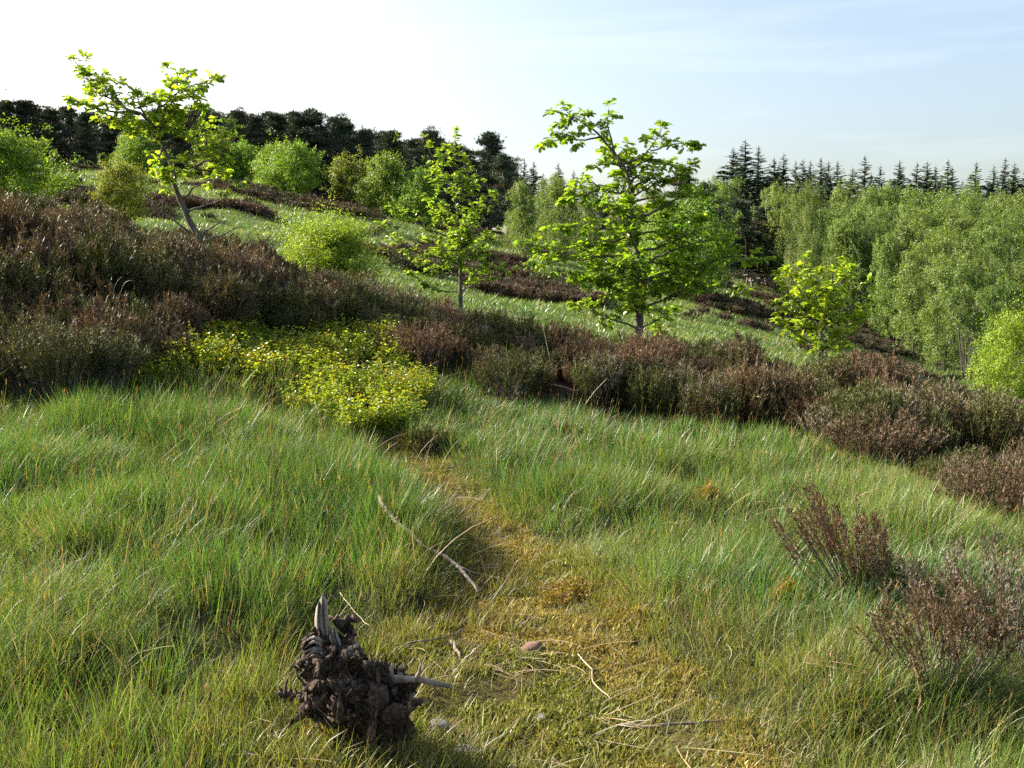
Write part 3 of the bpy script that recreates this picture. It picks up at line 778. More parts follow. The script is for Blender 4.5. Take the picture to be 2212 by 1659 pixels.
# heather bushes that stand out on their own
def bush_meshes(nst, R_, Hh, col, lean=0.0):
    gb, gl = Geo(), Geo()
    heather_geo(nst, R_, Hh, (.006, .0125) if nst < 90 else (.008, .016), 60 if nst < 90 else 40, 1.0, col, (.055, .042, .035), gb, gl)
    for G_ in (gb, gl):
        for V in G_.V: V[:, 0] += lean * V[:, 2]
    return gb.mesh('branchwork', M_twig), gl.mesh('foliage', M_heather_o)
OL, BR, RD, GY_ = (.075, .084, .024), (.125, .088, .048), (.15, .094, .056), (.15, .125, .09)
BUSH = [  # u, v of the foot, radius, height, colour, label, lean
    (110, 872, .50, .78, OL, 'dark olive heather bush at the left edge above the grass', 0),
    (215, 862, .40, .62, OL, 'dark heather bush with a shaded flank beside the yellow bilberry', .1),
    (330, 790, .45, .70, BR, 'tall brown and olive heather bush above the end of the bilberry', 0),
    (470, 735, .42, .66, BR, 'rounded dark brown heather bush at the right end of the left-hand thicket', .1),
    (640, 745, .30, .42, OL, 'low dark heather bush just behind the middle of the bilberry', .1),
    (900, 800, .50, .60, RD, 'broad reddish brown heather bush right behind the bilberry patch', 0),
    (1100, 868, .38, .46, OL, 'olive green heather bush whose foot meets the head of the grassy way', 0),
    (1400, 815, .45, .66, RD, 'russet heather bush standing in front of the oak trunk', .1),
    (1540, 925, .42, .52, OL, 'dark green heather bush at the grass edge below the russet one', .1),
    (1900, 1010, .50, .52, BR, 'dark brown heather bush at the grass edge below the small bright tree', .1),
    (1850, 1330, .30, .58, RD, 'small isolated heather bush leaning left in the green grass', -.35),
    (2030, 1560, .30, .42, BR, 'low brown heather bush near the lower right corner', -.1),
    (2170, 1440, .45, .62, GY_, 'sparse greyish heather bush cut by the right edge', -.1),
    (2180, 1130, .5, .6, BR, 'dense dark heather bush at the right edge above the grass', 0),
    (1890, 1330, .20, .22, OL, 'dark low heather bush in the hollow below the isolated one', .1),
    (930, 985, .16, .2, OL, 'little dark heather tuft on the mound beside the mossy way', 0),
]
for u, v, r_, h_, c_, lab, ln in BUSH:
    gx_, gy_ = ground(u, v)
    t = thing('heather_bush', lab, 'heather bush', (gx_, gy_, Hs(gx_, gy_) - .03), rng.uniform(0, .4), 1.0, 'heather bushes that stand out')
    dens_ = 140 if v < 1200 else 46
    mb, ml = bush_meshes(int(dens_ * (r_ / .42) ** 1.6) + 20, r_, h_, c_, ln)
    obj('branchwork', mb, t); obj('foliage', ml, t)

# ------------------------------------------------------------------ foreground trees traced as limbs in space
def limb_tree(name, label, cat, d, trunk, boughs, r_base, leaf, leafcol, lsize, auto=(), dead=(), twig_step=.085, cl=(4, 7), barkm=None, spread=.8, depth=.6):
    pts = P([q[0] for q in trunk], [q[1] for q in trunk], [d] * len(trunk))
    root = pts[0].copy(); root[2] = Hs(root[0], root[1])
    t = thing(name, label, cat, root)
    pts = np.concatenate([[root - np.array([0, 0, .08])], pts[1:] if pts[0][2] - root[2] < .25 else pts])
    g = Geo(); tp = resample(pts, .12, .004) - root
    tube(g, tp, r_base, r_base * .16, (.5, .5, .5), 8, .85, rough=.05)
    obj('trunk', g.mesh('trunk', barkm or M_bark), t)
    def bough(ps, r0, leafy, L_from=.25):
        gb, gl = Geo(), Geo()
        tube(gb, ps, r0, .004, (.5, .5, .5), 6, .9, rough=.06)
        seg = np.linalg.norm(np.diff(ps, axis=0), axis=1); cum = np.concatenate([[0], np.cumsum(seg)]); L_ = cum[-1]
        if leafy:
            st = np.arange(L_ * L_from, L_, twig_step); st = np.concatenate([st + rng.uniform(-.03, .03, len(st)), [L_ - .001]])
            for a in st:
                a = float(np.clip(a, 0, L_ - .001)); i0 = min(np.searchsorted(cum, a, 'right') - 1, len(ps) - 2); fr = (a - cum[i0]) / max(seg[i0], 1e-6)
                p = ps[i0] * (1 - fr) + ps[i0 + 1] * fr; td = unit(ps[i0 + 1] - ps[i0])
                if a > L_ - .02: dr_ = td
                else: dr_ = unit(td * .55 + rand_dirs(1)[0] * spread * np.array([1, 1, .7]) + np.array([0, 0, .12]))
                tl = rng.uniform(.08, .26) * (1.15 - .5 * a / L_) * leafy
                e = p + dr_ * tl
                tube(gb, [p, (p + e) / 2 + rng.normal(0, .008, 3), e], .0035, .0018, (.5, .5, .5), 3, cap=False)
                m = rng.integers(*cl)
                pos = e + rng.normal(0, .015, (m, 3)); az = rng.uniform(0, 6.28) + np.arange(m) * 2.4
                dv = np.stack([np.cos(az), np.sin(az), rng.uniform(-.55, .45, m)], 1) * .9 + dr_ * .5
                leaves(gl, pos, dv, np.array([0, 0, 1.]) + rng.normal(0, .45, (m, 3)), lsize * rng.uniform(.55, 1.12, m), leaf, colvar(leafcol, m, .14, .07))
                if tl > .16:
                    m2 = 2; pos = p + (e - p) * rng.uniform(.3, .8, (m2, 1)); leaves(gl, pos, rand_dirs(m2) + np.array([0, 0, -.1]), np.array([0, 0, 1.]) + rng.normal(0, .4, (m2, 3)), lsize * rng.uniform(.5, .9, m2), leaf, colvar(leafcol, m2, .14, .07))
        else:
            for a in np.arange(L_ * .2, L_, .10):
                i0 = min(np.searchsorted(cum, a, 'right') - 1, len(ps) - 2); p = ps[i0]; dr_ = unit(unit(ps[i0 + 1] - ps[i0]) * .5 + rand_dirs(1)[0] * .9 + np.array([0, 0, .25])); e = p + dr_ * rng.uniform(.06, .22)
                tube(gb, resample([p, (p + e) / 2 + rng.normal(0, .02, 3), e], .05), .004, .0015, (.5, .5, .5), 4, cap=False)
                e2 = (p + e) / 2 + rand_dirs(1)[0] * .07; tube(gb, [(p + e) / 2, e2], .0025, .001, (.5, .5, .5), 3, cap=False)
        b = obj('bough', gb.mesh('bough', barkm or M_bark if leafy else M_twig), t)
        if leafy: obj('foliage', gl.mesh('foliage', M_oak), b)
    for q in boughs:
        poly, lf = q[0], q[1]; r0 = q[2] if len(q) > 2 else r_base * .32
        ddv = rng.uniform(-1, 1); Lpx = abs(poly[-1][0] - poly[0][0]) + abs(poly[-1][1] - poly[0][1])
        tt = np.linspace(0, 1, len(poly))
        dd = q[3] * tt if len(q) > 3 else ddv * depth * Lpx / F * d * tt * .6
        ps = P([a[0] for a in poly], [a[1] for a in poly], d + dd)
        bough(resample(ps, .07, .006) - root, r0, lf)
    for q in dead:
        poly = q; tt = np.linspace(0, 1, len(poly)); ps = P([a[0] for a in poly], [a[1] for a in poly], d + rng.uniform(-.4, .4) * tt)
        bough(resample(ps, .07, .008) - root, r_base * .28, 0)
    for (f0, f1, count, Lmin, Lmax, up) in auto:          # limbs towards and away from the viewer
        for k_ in range(count):
            f = rng.uniform(f0, f1); i0 = int(f * (len(tp) - 1)); p = tp[i0]
            az = rng.choice([-1, 1]) * math.pi / 2 + rng.normal(0, .75); L_ = rng.uniform(Lmin, Lmax)
            dv = np.array([math.cos(az), math.sin(az), up * rng.uniform(.4, 1.5)])
            ps = resample([p, p + dv * L_ * .5 + rng.normal(0, .04, 3), p + dv * L_ + np.array([0, 0, .06])], .07, .006)
            bough(ps, r_base * .26, 1.0, .2)
    return t

OAKC = (.180, .275, .030)
limb_tree('oak_sapling', 'leaning young oak with an open lopsided crown, above the left heather', 'oak tree', 14.0,
    [(450, 565), (434, 519), (410, 482), (400, 455), (381, 416), (376, 384), (366, 347), (352, 316), (339, 287), (326, 264)],
    [([(326, 266), (302, 245), (268, 232), (237, 213), (210, 192), (189, 171), (174, 148)], 1.1, .022), ([(330, 270), (310, 261), (263, 261), (231, 257)], 1),
     ([(302, 247), (268, 243), (228, 238), (195, 228), (166, 217)], 1), ([(326, 268), (331, 247), (363, 218), (389, 195), (421, 184), (458, 174)], .7, .018), ([(268, 232), (240, 200), (215, 180), (195, 168)], .9),
     ([(363, 218), (373, 184), (370, 166)], .8), ([(389, 195), (400, 180), (408, 165)], .6), ([(363, 218), (390, 208), (412, 208), (424, 230)], .9), ([(331, 262), (350, 248), (372, 240), (392, 235)], 1), ([(320, 262), (300, 225), (296, 208)], .8), ([(335, 250), (345, 225), (352, 205)], .8),
     ([(366, 350), (395, 345), (434, 334), (474, 311), (487, 284)], 1.1, .02), ([(395, 345), (421, 363), (460, 371), (495, 384)], 1.1), ([(434, 334), (445, 310), (452, 285)], 1), ([(421, 363), (440, 350), (480, 345)], 1),
     ([(352, 316), (345, 335), (340, 350)], .8), ([(345, 300), (320, 290), (300, 275)], .9), ([(350, 310), (375, 300), (395, 292)], .7)],
    .062, OAK_LEAF, (.24, .33, .045), .108,
    auto=((.78, 1.0, 4, .2, .45, .5), (.52, .75, 2, .2, .35, .3)),
    dead=([(405, 458), (447, 442), (489, 426), (492, 399)], [(395, 429), (416, 408), (434, 397)], [(410, 503), (379, 479), (350, 458), (326, 442), (308, 416)], [(434, 519), (474, 511), (500, 497), (524, 490)], [(445, 540), (480, 545), (520, 548), (545, 540)], [(430, 515), (455, 490), (490, 478)]), twig_step=.046, cl=(8, 14))

limb_tree('oak_tree', 'large leafy young oak with a forked ragged top in the middle of the slope', 'oak tree', 15.0,
    [(1379, 710), (1381, 646), (1378, 598), (1376, 535), (1367, 472), (1360, 425), (1359, 393), (1345, 355), (1329, 333)],
    [([(1329, 333), (1310, 311), (1288, 286), (1262, 267), (1237, 251), (1206, 244)], 1.0, .022), ([(1296, 296), (1275, 300), (1250, 302), (1218, 298), (1182, 309)], .9, .014), ([(1237, 251), (1225, 275), (1212, 285)], 1),
     ([(1326, 330), (1319, 298), (1313, 267), (1313, 248)], 1.0, .018), ([(1352, 352), (1382, 340), (1401, 324), (1420, 295), (1427, 282)], .85, .016), ([(1405, 326), (1446, 313), (1468, 311), (1500, 314)], .6, .012), ([(1356, 365), (1405, 346), (1439, 355)], .75, .013),
     ([(1362, 425), (1400, 405), (1427, 393), (1461, 381), (1487, 360)], .55, .014), ([(1368, 475), (1420, 453), (1465, 428), (1506, 418), (1545, 424)], .85, .02), ([(1359, 422), (1316, 412), (1269, 393), (1240, 410)], 1.1, .02), ([(1300, 408), (1260, 420), (1228, 430)], 1),
     ([(1345, 358), (1318, 352), (1290, 358)], .9), ([(1359, 395), (1375, 380), (1395, 372)], .9), ([(1372, 505), (1307, 494), (1243, 488), (1204, 490)], 1.1, .02), ([(1376, 552), (1316, 554), (1250, 551), (1187, 538), (1142, 528)], 1.1, .024), ([(1378, 592), (1316, 580), (1250, 592)], 1.1, .018),
     ([(1250, 551), (1215, 562), (1165, 570)], 1), ([(1380, 650), (1364, 636), (1326, 624), (1281, 607)], .8, .02), ([(1377, 545), (1427, 532), (1490, 504), (1530, 490)], 1.15, .022), ([(1381, 622), (1404, 602), (1458, 583), (1521, 567), (1585, 551), (1610, 560), (1640, 560)], 1.0, .028),
     ([(1378, 572), (1442, 545), (1506, 523), (1559, 516)], 1.15, .022), ([(1458, 583), (1510, 592), (1560, 598), (1585, 612)], 1.1, .016), ([(1389, 652), (1402, 640), (1414, 632)], .3, .01), ([(1366, 470), (1400, 478), (1450, 478), (1490, 470)], 1.1, .018), ([(1372, 510), (1410, 500), (1470, 520)], 1.1), ([(1377, 560), (1350, 585), (1310, 600)], 1.0), ([(1380, 600), (1430, 610), (1470, 612)], .9), ([(1367, 450), (1330, 450), (1290, 440)], 1.0), ([(1372, 500), (1330, 520), (1280, 525)], 1.0), ([(1360, 440), (1390, 430), (1425, 425)], 1.0), ([(1376, 545), (1400, 565), (1440, 570), (1500, 580)], 1.0)],
    .074, OAK_LEAF, OAKC, .122,
    auto=((.18, .45, 9, .5, 1.05, .22), (.4, .75, 9, .4, .8, .3), (.75, 1.0, 6, .25, .5, .5)), twig_step=.058, cl=(7, 13))

limb_tree('sapling_tree', 'slender two-headed sapling between the round bush and the large oak', 'sapling', 18.0,
    [(994, 655), (994, 620), (994, 572), (991, 506), (987, 454), (980, 420), (968, 385)],
    [([(968, 385), (950, 362), (929, 330), (921, 309)], .8, .016), ([(985, 440), (994, 418), (998, 398), (984, 356), (984, 320), (984, 292)], .7, .016), ([(994, 565), (945, 556), (892, 543), (853, 520), (829, 495)], 1.0, .016), ([(992, 520), (950, 505), (919, 493), (879, 467), (850, 452)], 1.0, .016), ([(994, 630), (945, 625), (887, 593)], .7, .014),
     ([(994, 630), (1024, 614), (1063, 593), (1096, 584)], .9, .016), ([(993, 560), (1037, 535), (1071, 500)], 1.0, .015), ([(990, 500), (1024, 456), (1040, 402)], .9, .014), ([(992, 530), (1030, 480), (1063, 425)], .9, .014), ([(987, 460), (955, 440), (925, 425)], 1), ([(985, 445), (1010, 420), (1020, 395)], .9), ([(975, 405), (945, 395), (930, 385)], .9), ([(992, 540), (960, 540), (930, 525)], 1), ([(994, 590), (950, 590), (915, 575)], 1), ([(994, 595), (1030, 580), (1050, 560)], 1), ([(998, 398), (1005, 375), (1004, 350)], .8), ([(950, 362), (960, 340), (962, 325)], .7), ([(990, 490), (960, 470), (940, 455)], 1)],
    .045, OVATE, (.20, .285, .048), .090,
    auto=((.15, .6, 12, .35, .75, .35), (.55, 1.0, 7, .2, .45, .5)), twig_step=.048, cl=(6, 12))

limb_tree('small_tree', 'small bright yellow-green tree with a forked stem before the birch wood', 'small tree', 15.0,
    [(1771, 785), (1772, 764), (1780, 743), (1791, 715), (1794, 648), (1798, 595), (1795, 560)],
    [([(1796, 640), (1819, 613), (1822, 582)], .9, .012), ([(1780, 743), (1759, 683), (1738, 623), (1738, 572)], 1, .016), ([(1755, 680), (1717, 648), (1684, 600)], 1, .013), ([(1773, 755), (1738, 732), (1710, 715), (1684, 697)], .9, .013), ([(1791, 715), (1829, 676), (1868, 618)], 1, .014), ([(1810, 690), (1840, 682), (1862, 676)], 1, .012), ([(1750, 660), (1765, 620), (1768, 595)], 1), ([(1738, 640), (1715, 610), (1705, 592)], 1), ([(1785, 735), (1815, 715), (1830, 705)], .9), ([(1760, 690), (1725, 680), (1690, 662)], 1), ([(1794, 660), (1770, 640), (1755, 610)], 1), ([(1770, 765), (1800, 780), (1830, 775)], .2)],
    .042, OVATE, (.25, .335, .045), .105,
    auto=((.3, .65, 10, .3, .6, .5), (.55, .95, 6, .2, .4, .6)), twig_step=.052, cl=(6, 11))

# ------------------------------------------------------------------ bushes and far trees
def crown_tree(seed, h, w, nleaf, lsize, col, lobes=9, base=.12, stems=1, shape='round', stemr=.05, tmpl=QUAD, nshoot=0, hang=0.0):
    """trunk mesh and crown mesh, base at origin"""
    gb, gl = Geo(), Geo()
    st = []
    for k in range(stems):
        a = rng.uniform(0, 6.28); sp = .0 if stems == 1 else w * .22
        b0 = np.array([math.cos(a) * sp * .35, math.sin(a) * sp * .35, -.15]); tp_ = np.array([math.cos(a) * sp, math.sin(a) * sp, h * rng.uniform(.75, .95)])
        ps = resample([b0, (b0 + tp_) / 2 + rng.normal(0, w * .05, 3), tp_], h / 8, w * .008); st.append(ps)
        tube(gb, ps, stemr, stemr * .15, (.5, .5, .5), 6)
    cen = []
    for k in range(lobes):
        f = (k + .5) / lobes; z = base + (1 - base) * f
        if shape == 'round': rr = w / 2 * math.sqrt(max(0, 1 - (2 * (f - .42)) ** 2 * .85)) * rng.uniform(.3, 1.0)
        elif shape == 'birch': rr = w / 2 * (1 - f) ** .42 * min(1, f * 5 + .45) * rng.uniform(.25, .75)
        else: rr = w / 2 * (1 - f * .7) * rng.uniform(.3, .8)
        a = k * 2.4 + rng.uniform(-.5, .5)
        ps = st[k % stems]; i0 = int(np.clip(f, .1, .95) * (len(ps) - 1)); c = np.array([ps[i0][0] + math.cos(a) * rr, ps[i0][1] + math.sin(a) * rr, z * h * .94])
        cen.append(c); j0 = max(0, i0 - 2)
        tube(gb, resample([ps[j0], (ps[j0] + c) / 2 + np.array([0, 0, .03 * h]), c], h / 12), stemr * .35, stemr * .08, (.5, .5, .5), 4, cap=False)
    cen = np.array(cen); rl = w * rng.uniform(.11, .25, len(cen)) * (1.1 if shape == 'round' else .95)
    if shape == 'birch': rl *= (1.2 - .5 * cen[:, 2] / h)
    # sprays on each lobe, then leaves on each spray
    nsp = max(12, nleaf // 22)
    li = rng.integers(0, len(cen), nsp); dv = rand_dirs(nsp); dv[:, 2] = dv[:, 2] * .8 + .15
    rr = rl[li] * (rng.uniform(.45, 1.10, nsp) + (rng.uniform(size=nsp) < .14) * rng.uniform(.05, .38, nsp))
    dv[:, 2] += (rr > rl[li] * 1.12) * .6
    sp = cen[li] + dv * rr[:, None]; sp[:, 2] = np.maximum(sp[:, 2], h * base * .4)
    nn = nleaf // nsp
    pos = np.repeat(sp, nn, 0); sd_ = np.repeat(dv, nn, 0); N_ = len(pos)
    ext = rl[li].repeat(nn) * .24
    off = rng.normal(0, 1, (N_, 3)) * ext[:, None] * np.array([.6, .6, .6])
    if hang: off[:, 2] -= hang * rng.uniform(0, 1, N_); off[:, :2] *= .6
    pos = pos + off + sd_ * (rng.uniform(0, 1, N_) * ext)[:, None]
    dr = unit(sd_ * .7 + rand_dirs(N_) + np.array([0, 0, -.25 - hang]))
    cv = np.repeat(1 + rng.normal(0, .10, (nsp, 1)), nn, 0)
    leaves(gl, pos, dr, unit(np.array([0, 0, .35]) + sd_ * 1.1 + rng.normal(0, .38, (N_, 3))), lsize * rng.uniform(.6, 1.15, N_), tmpl, colvar(col, N_, .16, .07) * cv)
    for k in range(nshoot):                     # leafy shoots that break the outline
        c = cen[rng.integers(0, len(cen))]; q_ = np.array([c[0], c[1], 0]); d_ = unit(unit(q_ + 1e-6) * rng.uniform(.1, .9) + np.array([0, 0, rng.uniform(.4, 1.1)]) + rng.normal(0, .3, 3))
        L_ = w * rng.uniform(.24, .42); e = c + d_ * L_; e[2] = min(e[2], h * 1.06)
        tube(gb, [c, (c + e) / 2 + rng.normal(0, .01 * h, 3), e], stemr * .12, stemr * .05, (.5, .5, .5), 3, cap=False)
        m_ = 46; t_ = rng.uniform(.25, 1.0, m_)[:, None]; pos = c + (e - c) * t_ + rng.normal(0, .028 * w, (m_, 3)) * (1.25 - t_)
        leaves(gl, pos, unit(d_ * .6 + rand_dirs(m_)), unit(np.array([0, 0, .6]) + rng.normal(0, .5, (m_, 3))), lsize * rng.uniform(.6, 1.15, m_), tmpl, colvar(col, m_, .16, .07))
    return gb, gl

def plant(name, label, cat, u, vbase, vtop, d, meshes, h_model, group=None, sx=1.0, rz=None, dz=0.0, part='crown', tilt=0.0):
    p = P(u, vbase if vbase else 600, d); x_, y_ = p[0], p[1]; z_ = Hs(x_, y_)
    zt = P(u, vtop, d)[2]; s = (zt - z_) / h_model
    t = thing(name, label, cat, (x_, y_, z_ + dz), rng.uniform(0, 6.28) if rz is None else rz, (s * sx, s * sx, s), group)
    t.rotation_euler[1] = tilt
    obj('trunk', meshes[0], t); obj(part, meshes[1], t)
    return t, s

BRD = [.092, .155, .022]
def broad(seed, h=1.0, w=1.0, n=9000, ls=.06, col=BRD, **kw):
    col = np.array(col) * np.array([1.55, 1.6, 1.5]); n = int(n * 1.5); ls *= 1.0; kw['lobes'] = int(kw.get('lobes', 9) * 1.1); kw.setdefault('nshoot', 55)
    gb, gl = crown_tree(seed, h, w, n, ls, col, **kw)
    return gb.mesh('trunk', M_bark), gl.mesh('crown', M_broad)

# nearer bushes
m = broad(1, 2.1, 3.5, 20000, .070, (.14, .19, .022), lobes=22, base=.10, stems=7, stemr=.022, shape='bush', nshoot=110)
plant('round_bush', 'bright yellow-green multi-stemmed bush behind the heather, left of the sapling', 'bush', 722, 600, 492, 20.0, m, 2.1, sx=1.2)
m = broad(2, 3.0, 2.6, 15000, .075, (.135, .165, .022), lobes=16, base=.12, stemr=.05, shape='round')
plant('rounded_tree', 'small olive-yellow tree behind the heather, left of the leaning oak', 'small tree', 268, 480, 357, 27.0, m, 3.0, sx=1.0)
m = broad(3, 3.6, 3.4, 17000, .095, (.10, .165, .020), lobes=18, base=.10, stemr=.06)
plant('oak_bush', 'dense green oak bush cut by the left edge', 'bush', 10, 470, 292, 23.0, m, 3.6, sx=1.3)
m = broad(4, 3.2, 3.0, 14000, .08, (.125, .185, .022), lobes=16, base=.05, stems=3, stemr=.04)
plant('green_bush', 'bright green bush cut by the right edge below the birch wood', 'bush', 2225, 870, 690, 28.0, m, 3.2, sx=.85)

# far broadleaf trees along the edge of the conifers
V1 = [broad(10 + k, 3.0, 2.7 + .3 * k, 10000, .10, (.095, .155, .024), lobes=15 + 2 * k, base=.12, stemr=.06) for k in range(3)]
V2 = broad(14, 3.0, 2.4, 9000, .10, (.11, .14, .03), lobes=14, base=.2, stemr=.06)
FARB = [(640, 318, 56, V1[2], 1.05, 'broad rounded green tree, biggest of the row under the pines'), (590, 322, 58, V1[0], 1.1, 'pale green tree pressed against the left of the biggest rounded one'),
        (532, 316, 60, V1[1], 1.15, 'green rounded tree third along the row from the leaning oak'), (312, 290, 58, V1[1], 1.0, 'tall light green tree with a bare trunk behind the leaning oak'), (280, 300, 59, V1[0], .8, 'narrow green tree just left of the bare-trunked one'),
        (755, 346, 58, V2, 1.05, 'olive round tree standing alone before the brown-trunked pine'), (850, 350, 54, V1[0], .95, 'dense green tree right of the olive one'), (905, 372, 53, V1[1], .8, 'darker green tree half hidden by the sapling'),
        (470, 300, 60, V2, 1.2, 'olive tree behind the right side of the leaning oak'), (505, 330, 61, V1[2], .8, 'green tree filling the gap right of the leaning oak'), (620, 345, 62, V1[1], .9, 'green tree mostly hidden behind the biggest rounded one'),
        (1492, 436, 40, V1[2], .85, 'rounded green tree with two stems behind the right of the large oak'), (1440, 470, 44, V1[1], .9, 'green tree hidden behind the crown of the large oak'), ]
for u, vt, d, mm, sx, lab in FARB:
    plant('broadleaf_tree', lab, 'tree', u, None, vt, d, mm, 3.0, 'broadleaf trees on the far slope', sx)
# tiny young conifers and shrubs on the skyline at left
V3 = [broad(20 + k, 1.5, 1.0, 2200, .10, (.08, .12, .05), lobes=8, base=.05, stemr=.03, shape='birch') for k in range(2)]
for q, (u, vt, lab) in enumerate([(105, 345, 'pale shrub on the skyline, leftmost of the row under the pines'), (128, 330, 'thin pale young tree second in the skyline row'), (178, 338, 'bushy pale young tree third in the skyline row'), (230, 335, 'pale green young tree nearest the leaning oak on the skyline'), (205, 350, 'low pale shrub between the two bushy ones on the skyline')]):
    plant('young_tree', lab, 'young tree', u, None, vt, 61 + q * .4, V3[q % 2], 1.5, 'pale young trees on the skyline', 1.0)

# birches
BIR = []
for k in range(5):
    gb, gl = crown_tree(30 + k, 6.0, 3.0 + .35 * (k % 3), 22000, .076, (.140, .215, .050), lobes=34, base=.10, stems=2 + k % 3, stemr=.05, shape='birch', hang=.16)
    BIR.append((gb.mesh('trunk', M_birchbark), gl.mesh('crown', M_birch)))
gb, gl = crown_tree(40, 6.0, 3.0, 13000, .085, (.115, .195, .048), lobes=20, base=.42, stems=8, stemr=.035, shape='birch', hang=.16)
BIRF = (gb.mesh('trunk', M_birchbark), gl.mesh('crown', M_birch))
FB = [(2100, 560, 43, 'front birch with dark bare stems showing at its foot'), (2035, 545, 46, 'front birch just left of the one with bare stems'), (2190, 545, 45, 'front birch at the right edge behind the bright bush'), (1985, 525, 51, 'birch at the foot of the wood behind the small bright tree'), (2150, 600, 42, 'low birch filling the front between two taller ones'),
      (1930, 500, 58, 'birch over the right shoulder of the small bright tree'), (2005, 490, 57, 'second-rank birch above the front left pair'), (2080, 480, 55, 'second-rank birch above the bare-stemmed one'), (2165, 470, 57, 'second-rank birch near the right edge'), (1868, 480, 65, 'birch rising directly behind the small bright tree')]
for q, (u, vt, d, lab) in enumerate(FB):
    plant('birch_tree', lab, 'birch', u, None, vt, d, BIRF if q == 0 else BIR[q % 5], 6.0, 'birches of the right-hand wood', rng.uniform(.85, 1.05))
EDGE = [(1722, 392, 68, 'tall birch that forms the left edge of the wood'), (1752, 440, 64, 'lower birch at the left edge of the wood, beside the small bright tree'), (1762, 395, 70, 'second tall birch from the left edge of the wood'), (1790, 470, 66, 'birch above the top of the small bright tree')]
for q, (u, vt, d, lab) in enumerate(EDGE):
    plant('birch_tree', lab, 'birch', u, None, vt, d, BIR[(q + 2) % 5], 6.0, 'birches of the right-hand wood', (.55, .6, .8, .8)[q])
q = 0
ORDB = ['first', 'second', 'third', 'fourth', 'fifth', 'sixth', 'seventh', 'eighth', 'ninth']
for RK, (d, us, v0) in zip(('third', 'fourth', 'fifth', 'rearmost'), ((66, (1830, 1880, 1935, 1990, 2045, 2100, 2150, 2205), 445), (74, (1820, 1868, 1915, 1965, 2010, 2060, 2110, 2160, 2205), 415), (84, (1800, 1850, 1900, 1950, 2000, 2055, 2100, 2150, 2200), 398), (92, (1690, 1740, 1830, 1930, 2030, 2130), 392))):
    for nu, u in enumerate(us):
        q += 1
        plant('birch_tree', '%s birch from the left in the %s rank of the right-hand wood' % (ORDB[nu], RK), 'birch', u + rng.uniform(-8, 8), None, v0 + 14 + rng.uniform(-18, 24), d + rng.uniform(-3, 3), BIR[q % 5], 6.0, 'birches deep in the wood', rng.uniform(.8, 1.1))
for q, (u, vt, vb, d, lab) in enumerate([(1140, 388, 615, 45, 'full hanging birch left of the large oak, its trunk on the open slope'), (1215, 380, None, 55, 'birch behind the left half of the large oak'), (1105, 455, None, 47, 'lower birch leaning against the full hanging one'), (1180, 372, None, 62, 'birch behind the full hanging one'), (1275, 400, None, 58, 'birch seen through the middle of the large oak'), (1340, 420, None, 60, 'birch hidden behind the trunk of the large oak'), (1405, 400, None, 85, 'far birch seen through the oak top'), (1560, 378, None, 92, 'pale green far birch below the tall spruce clump'), (1655, 390, None, 99, 'green far birch right of the leaning pine')]):
    plant('birch_tree', lab, 'birch', u, vb, vt, d, BIR[q % 5], 6.0, 'birches behind the oak', 1.15 if q < 6 else .8)

# conifers
def pine(h, w, clear=.25, n=46, lop=0.0, PEXP=.75):
    gb, gl = Geo(), Geo()
    tp_ = resample([(0, 0, -.3), (rng.normal(0, .12), rng.normal(0, .12), h * .5), (lop, 0, h * .97)], h / 14, .02)
    tube(gb, tp_, h * .016, h * .003, (.5, .5, .5), 7)
    for k in range(n):
        f = clear + (1 - clear) * (k + rng.uniform(0, 1)) / n; p = tp_[int(min(f, .99) * (len(tp_) - 1))]; p = np.array([p[0], p[1], f * h * .97])
        a = k * 2.4 + rng.uniform(-.4, .4); prof = (1 - f) ** PEXP * min(1.0, .55 + (f - clear) * 2.5) + .07
        L_ = w / 2 * prof * rng.uniform(.45, 1.35) * (1 + .35 * math.sin(a * 2 + f * 9)); up = .10 + .7 * f * rng.uniform(.6, 1.3)
        e = p + np.array([math.cos(a) * L_, math.sin(a) * L_, L_ * up * .7]); mid = (p + e) / 2 + np.array([0, 0, -.08 * L_])
        ps = resample([p, mid, e], .3); tube(gb, ps, .03, .008, (.5, .5, .5), 3, cap=False)
        for c_ in range(7):
            tt = rng.uniform(.15, 1.05); c = p + (e - p) * tt + rng.normal(0, .16, 3); rc = rng.uniform(.28, .50) * (.8 + .3 * w / 4)
            m_ = 64; dv = rand_dirs(m_); dv[:, 2] = np.abs(dv[:, 2]) * .9 - .12; far_ = 1 + (rng.uniform(size=m_) < .22) * rng.uniform(.2, 1.0, m_)
            pos = c + dv * (rc * rng.uniform(.3, 1, m_) * far_)[:, None] * np.array([1.15, 1.15, .6])
            leaves(gl, pos, unit(dv + np.array([0, 0, .7])), rand_dirs(m_), rng.uniform(.16, .34, m_), TRI, colvar((.058, .084, .048) if rng.uniform() > .14 else (.105, .080, .045), m_, .25, .08), .36)  # needle colour lightened to stand in for haze over the distant pines
    return gb.mesh('trunk', M_pinebark), gl.mesh('crown', M_needle)
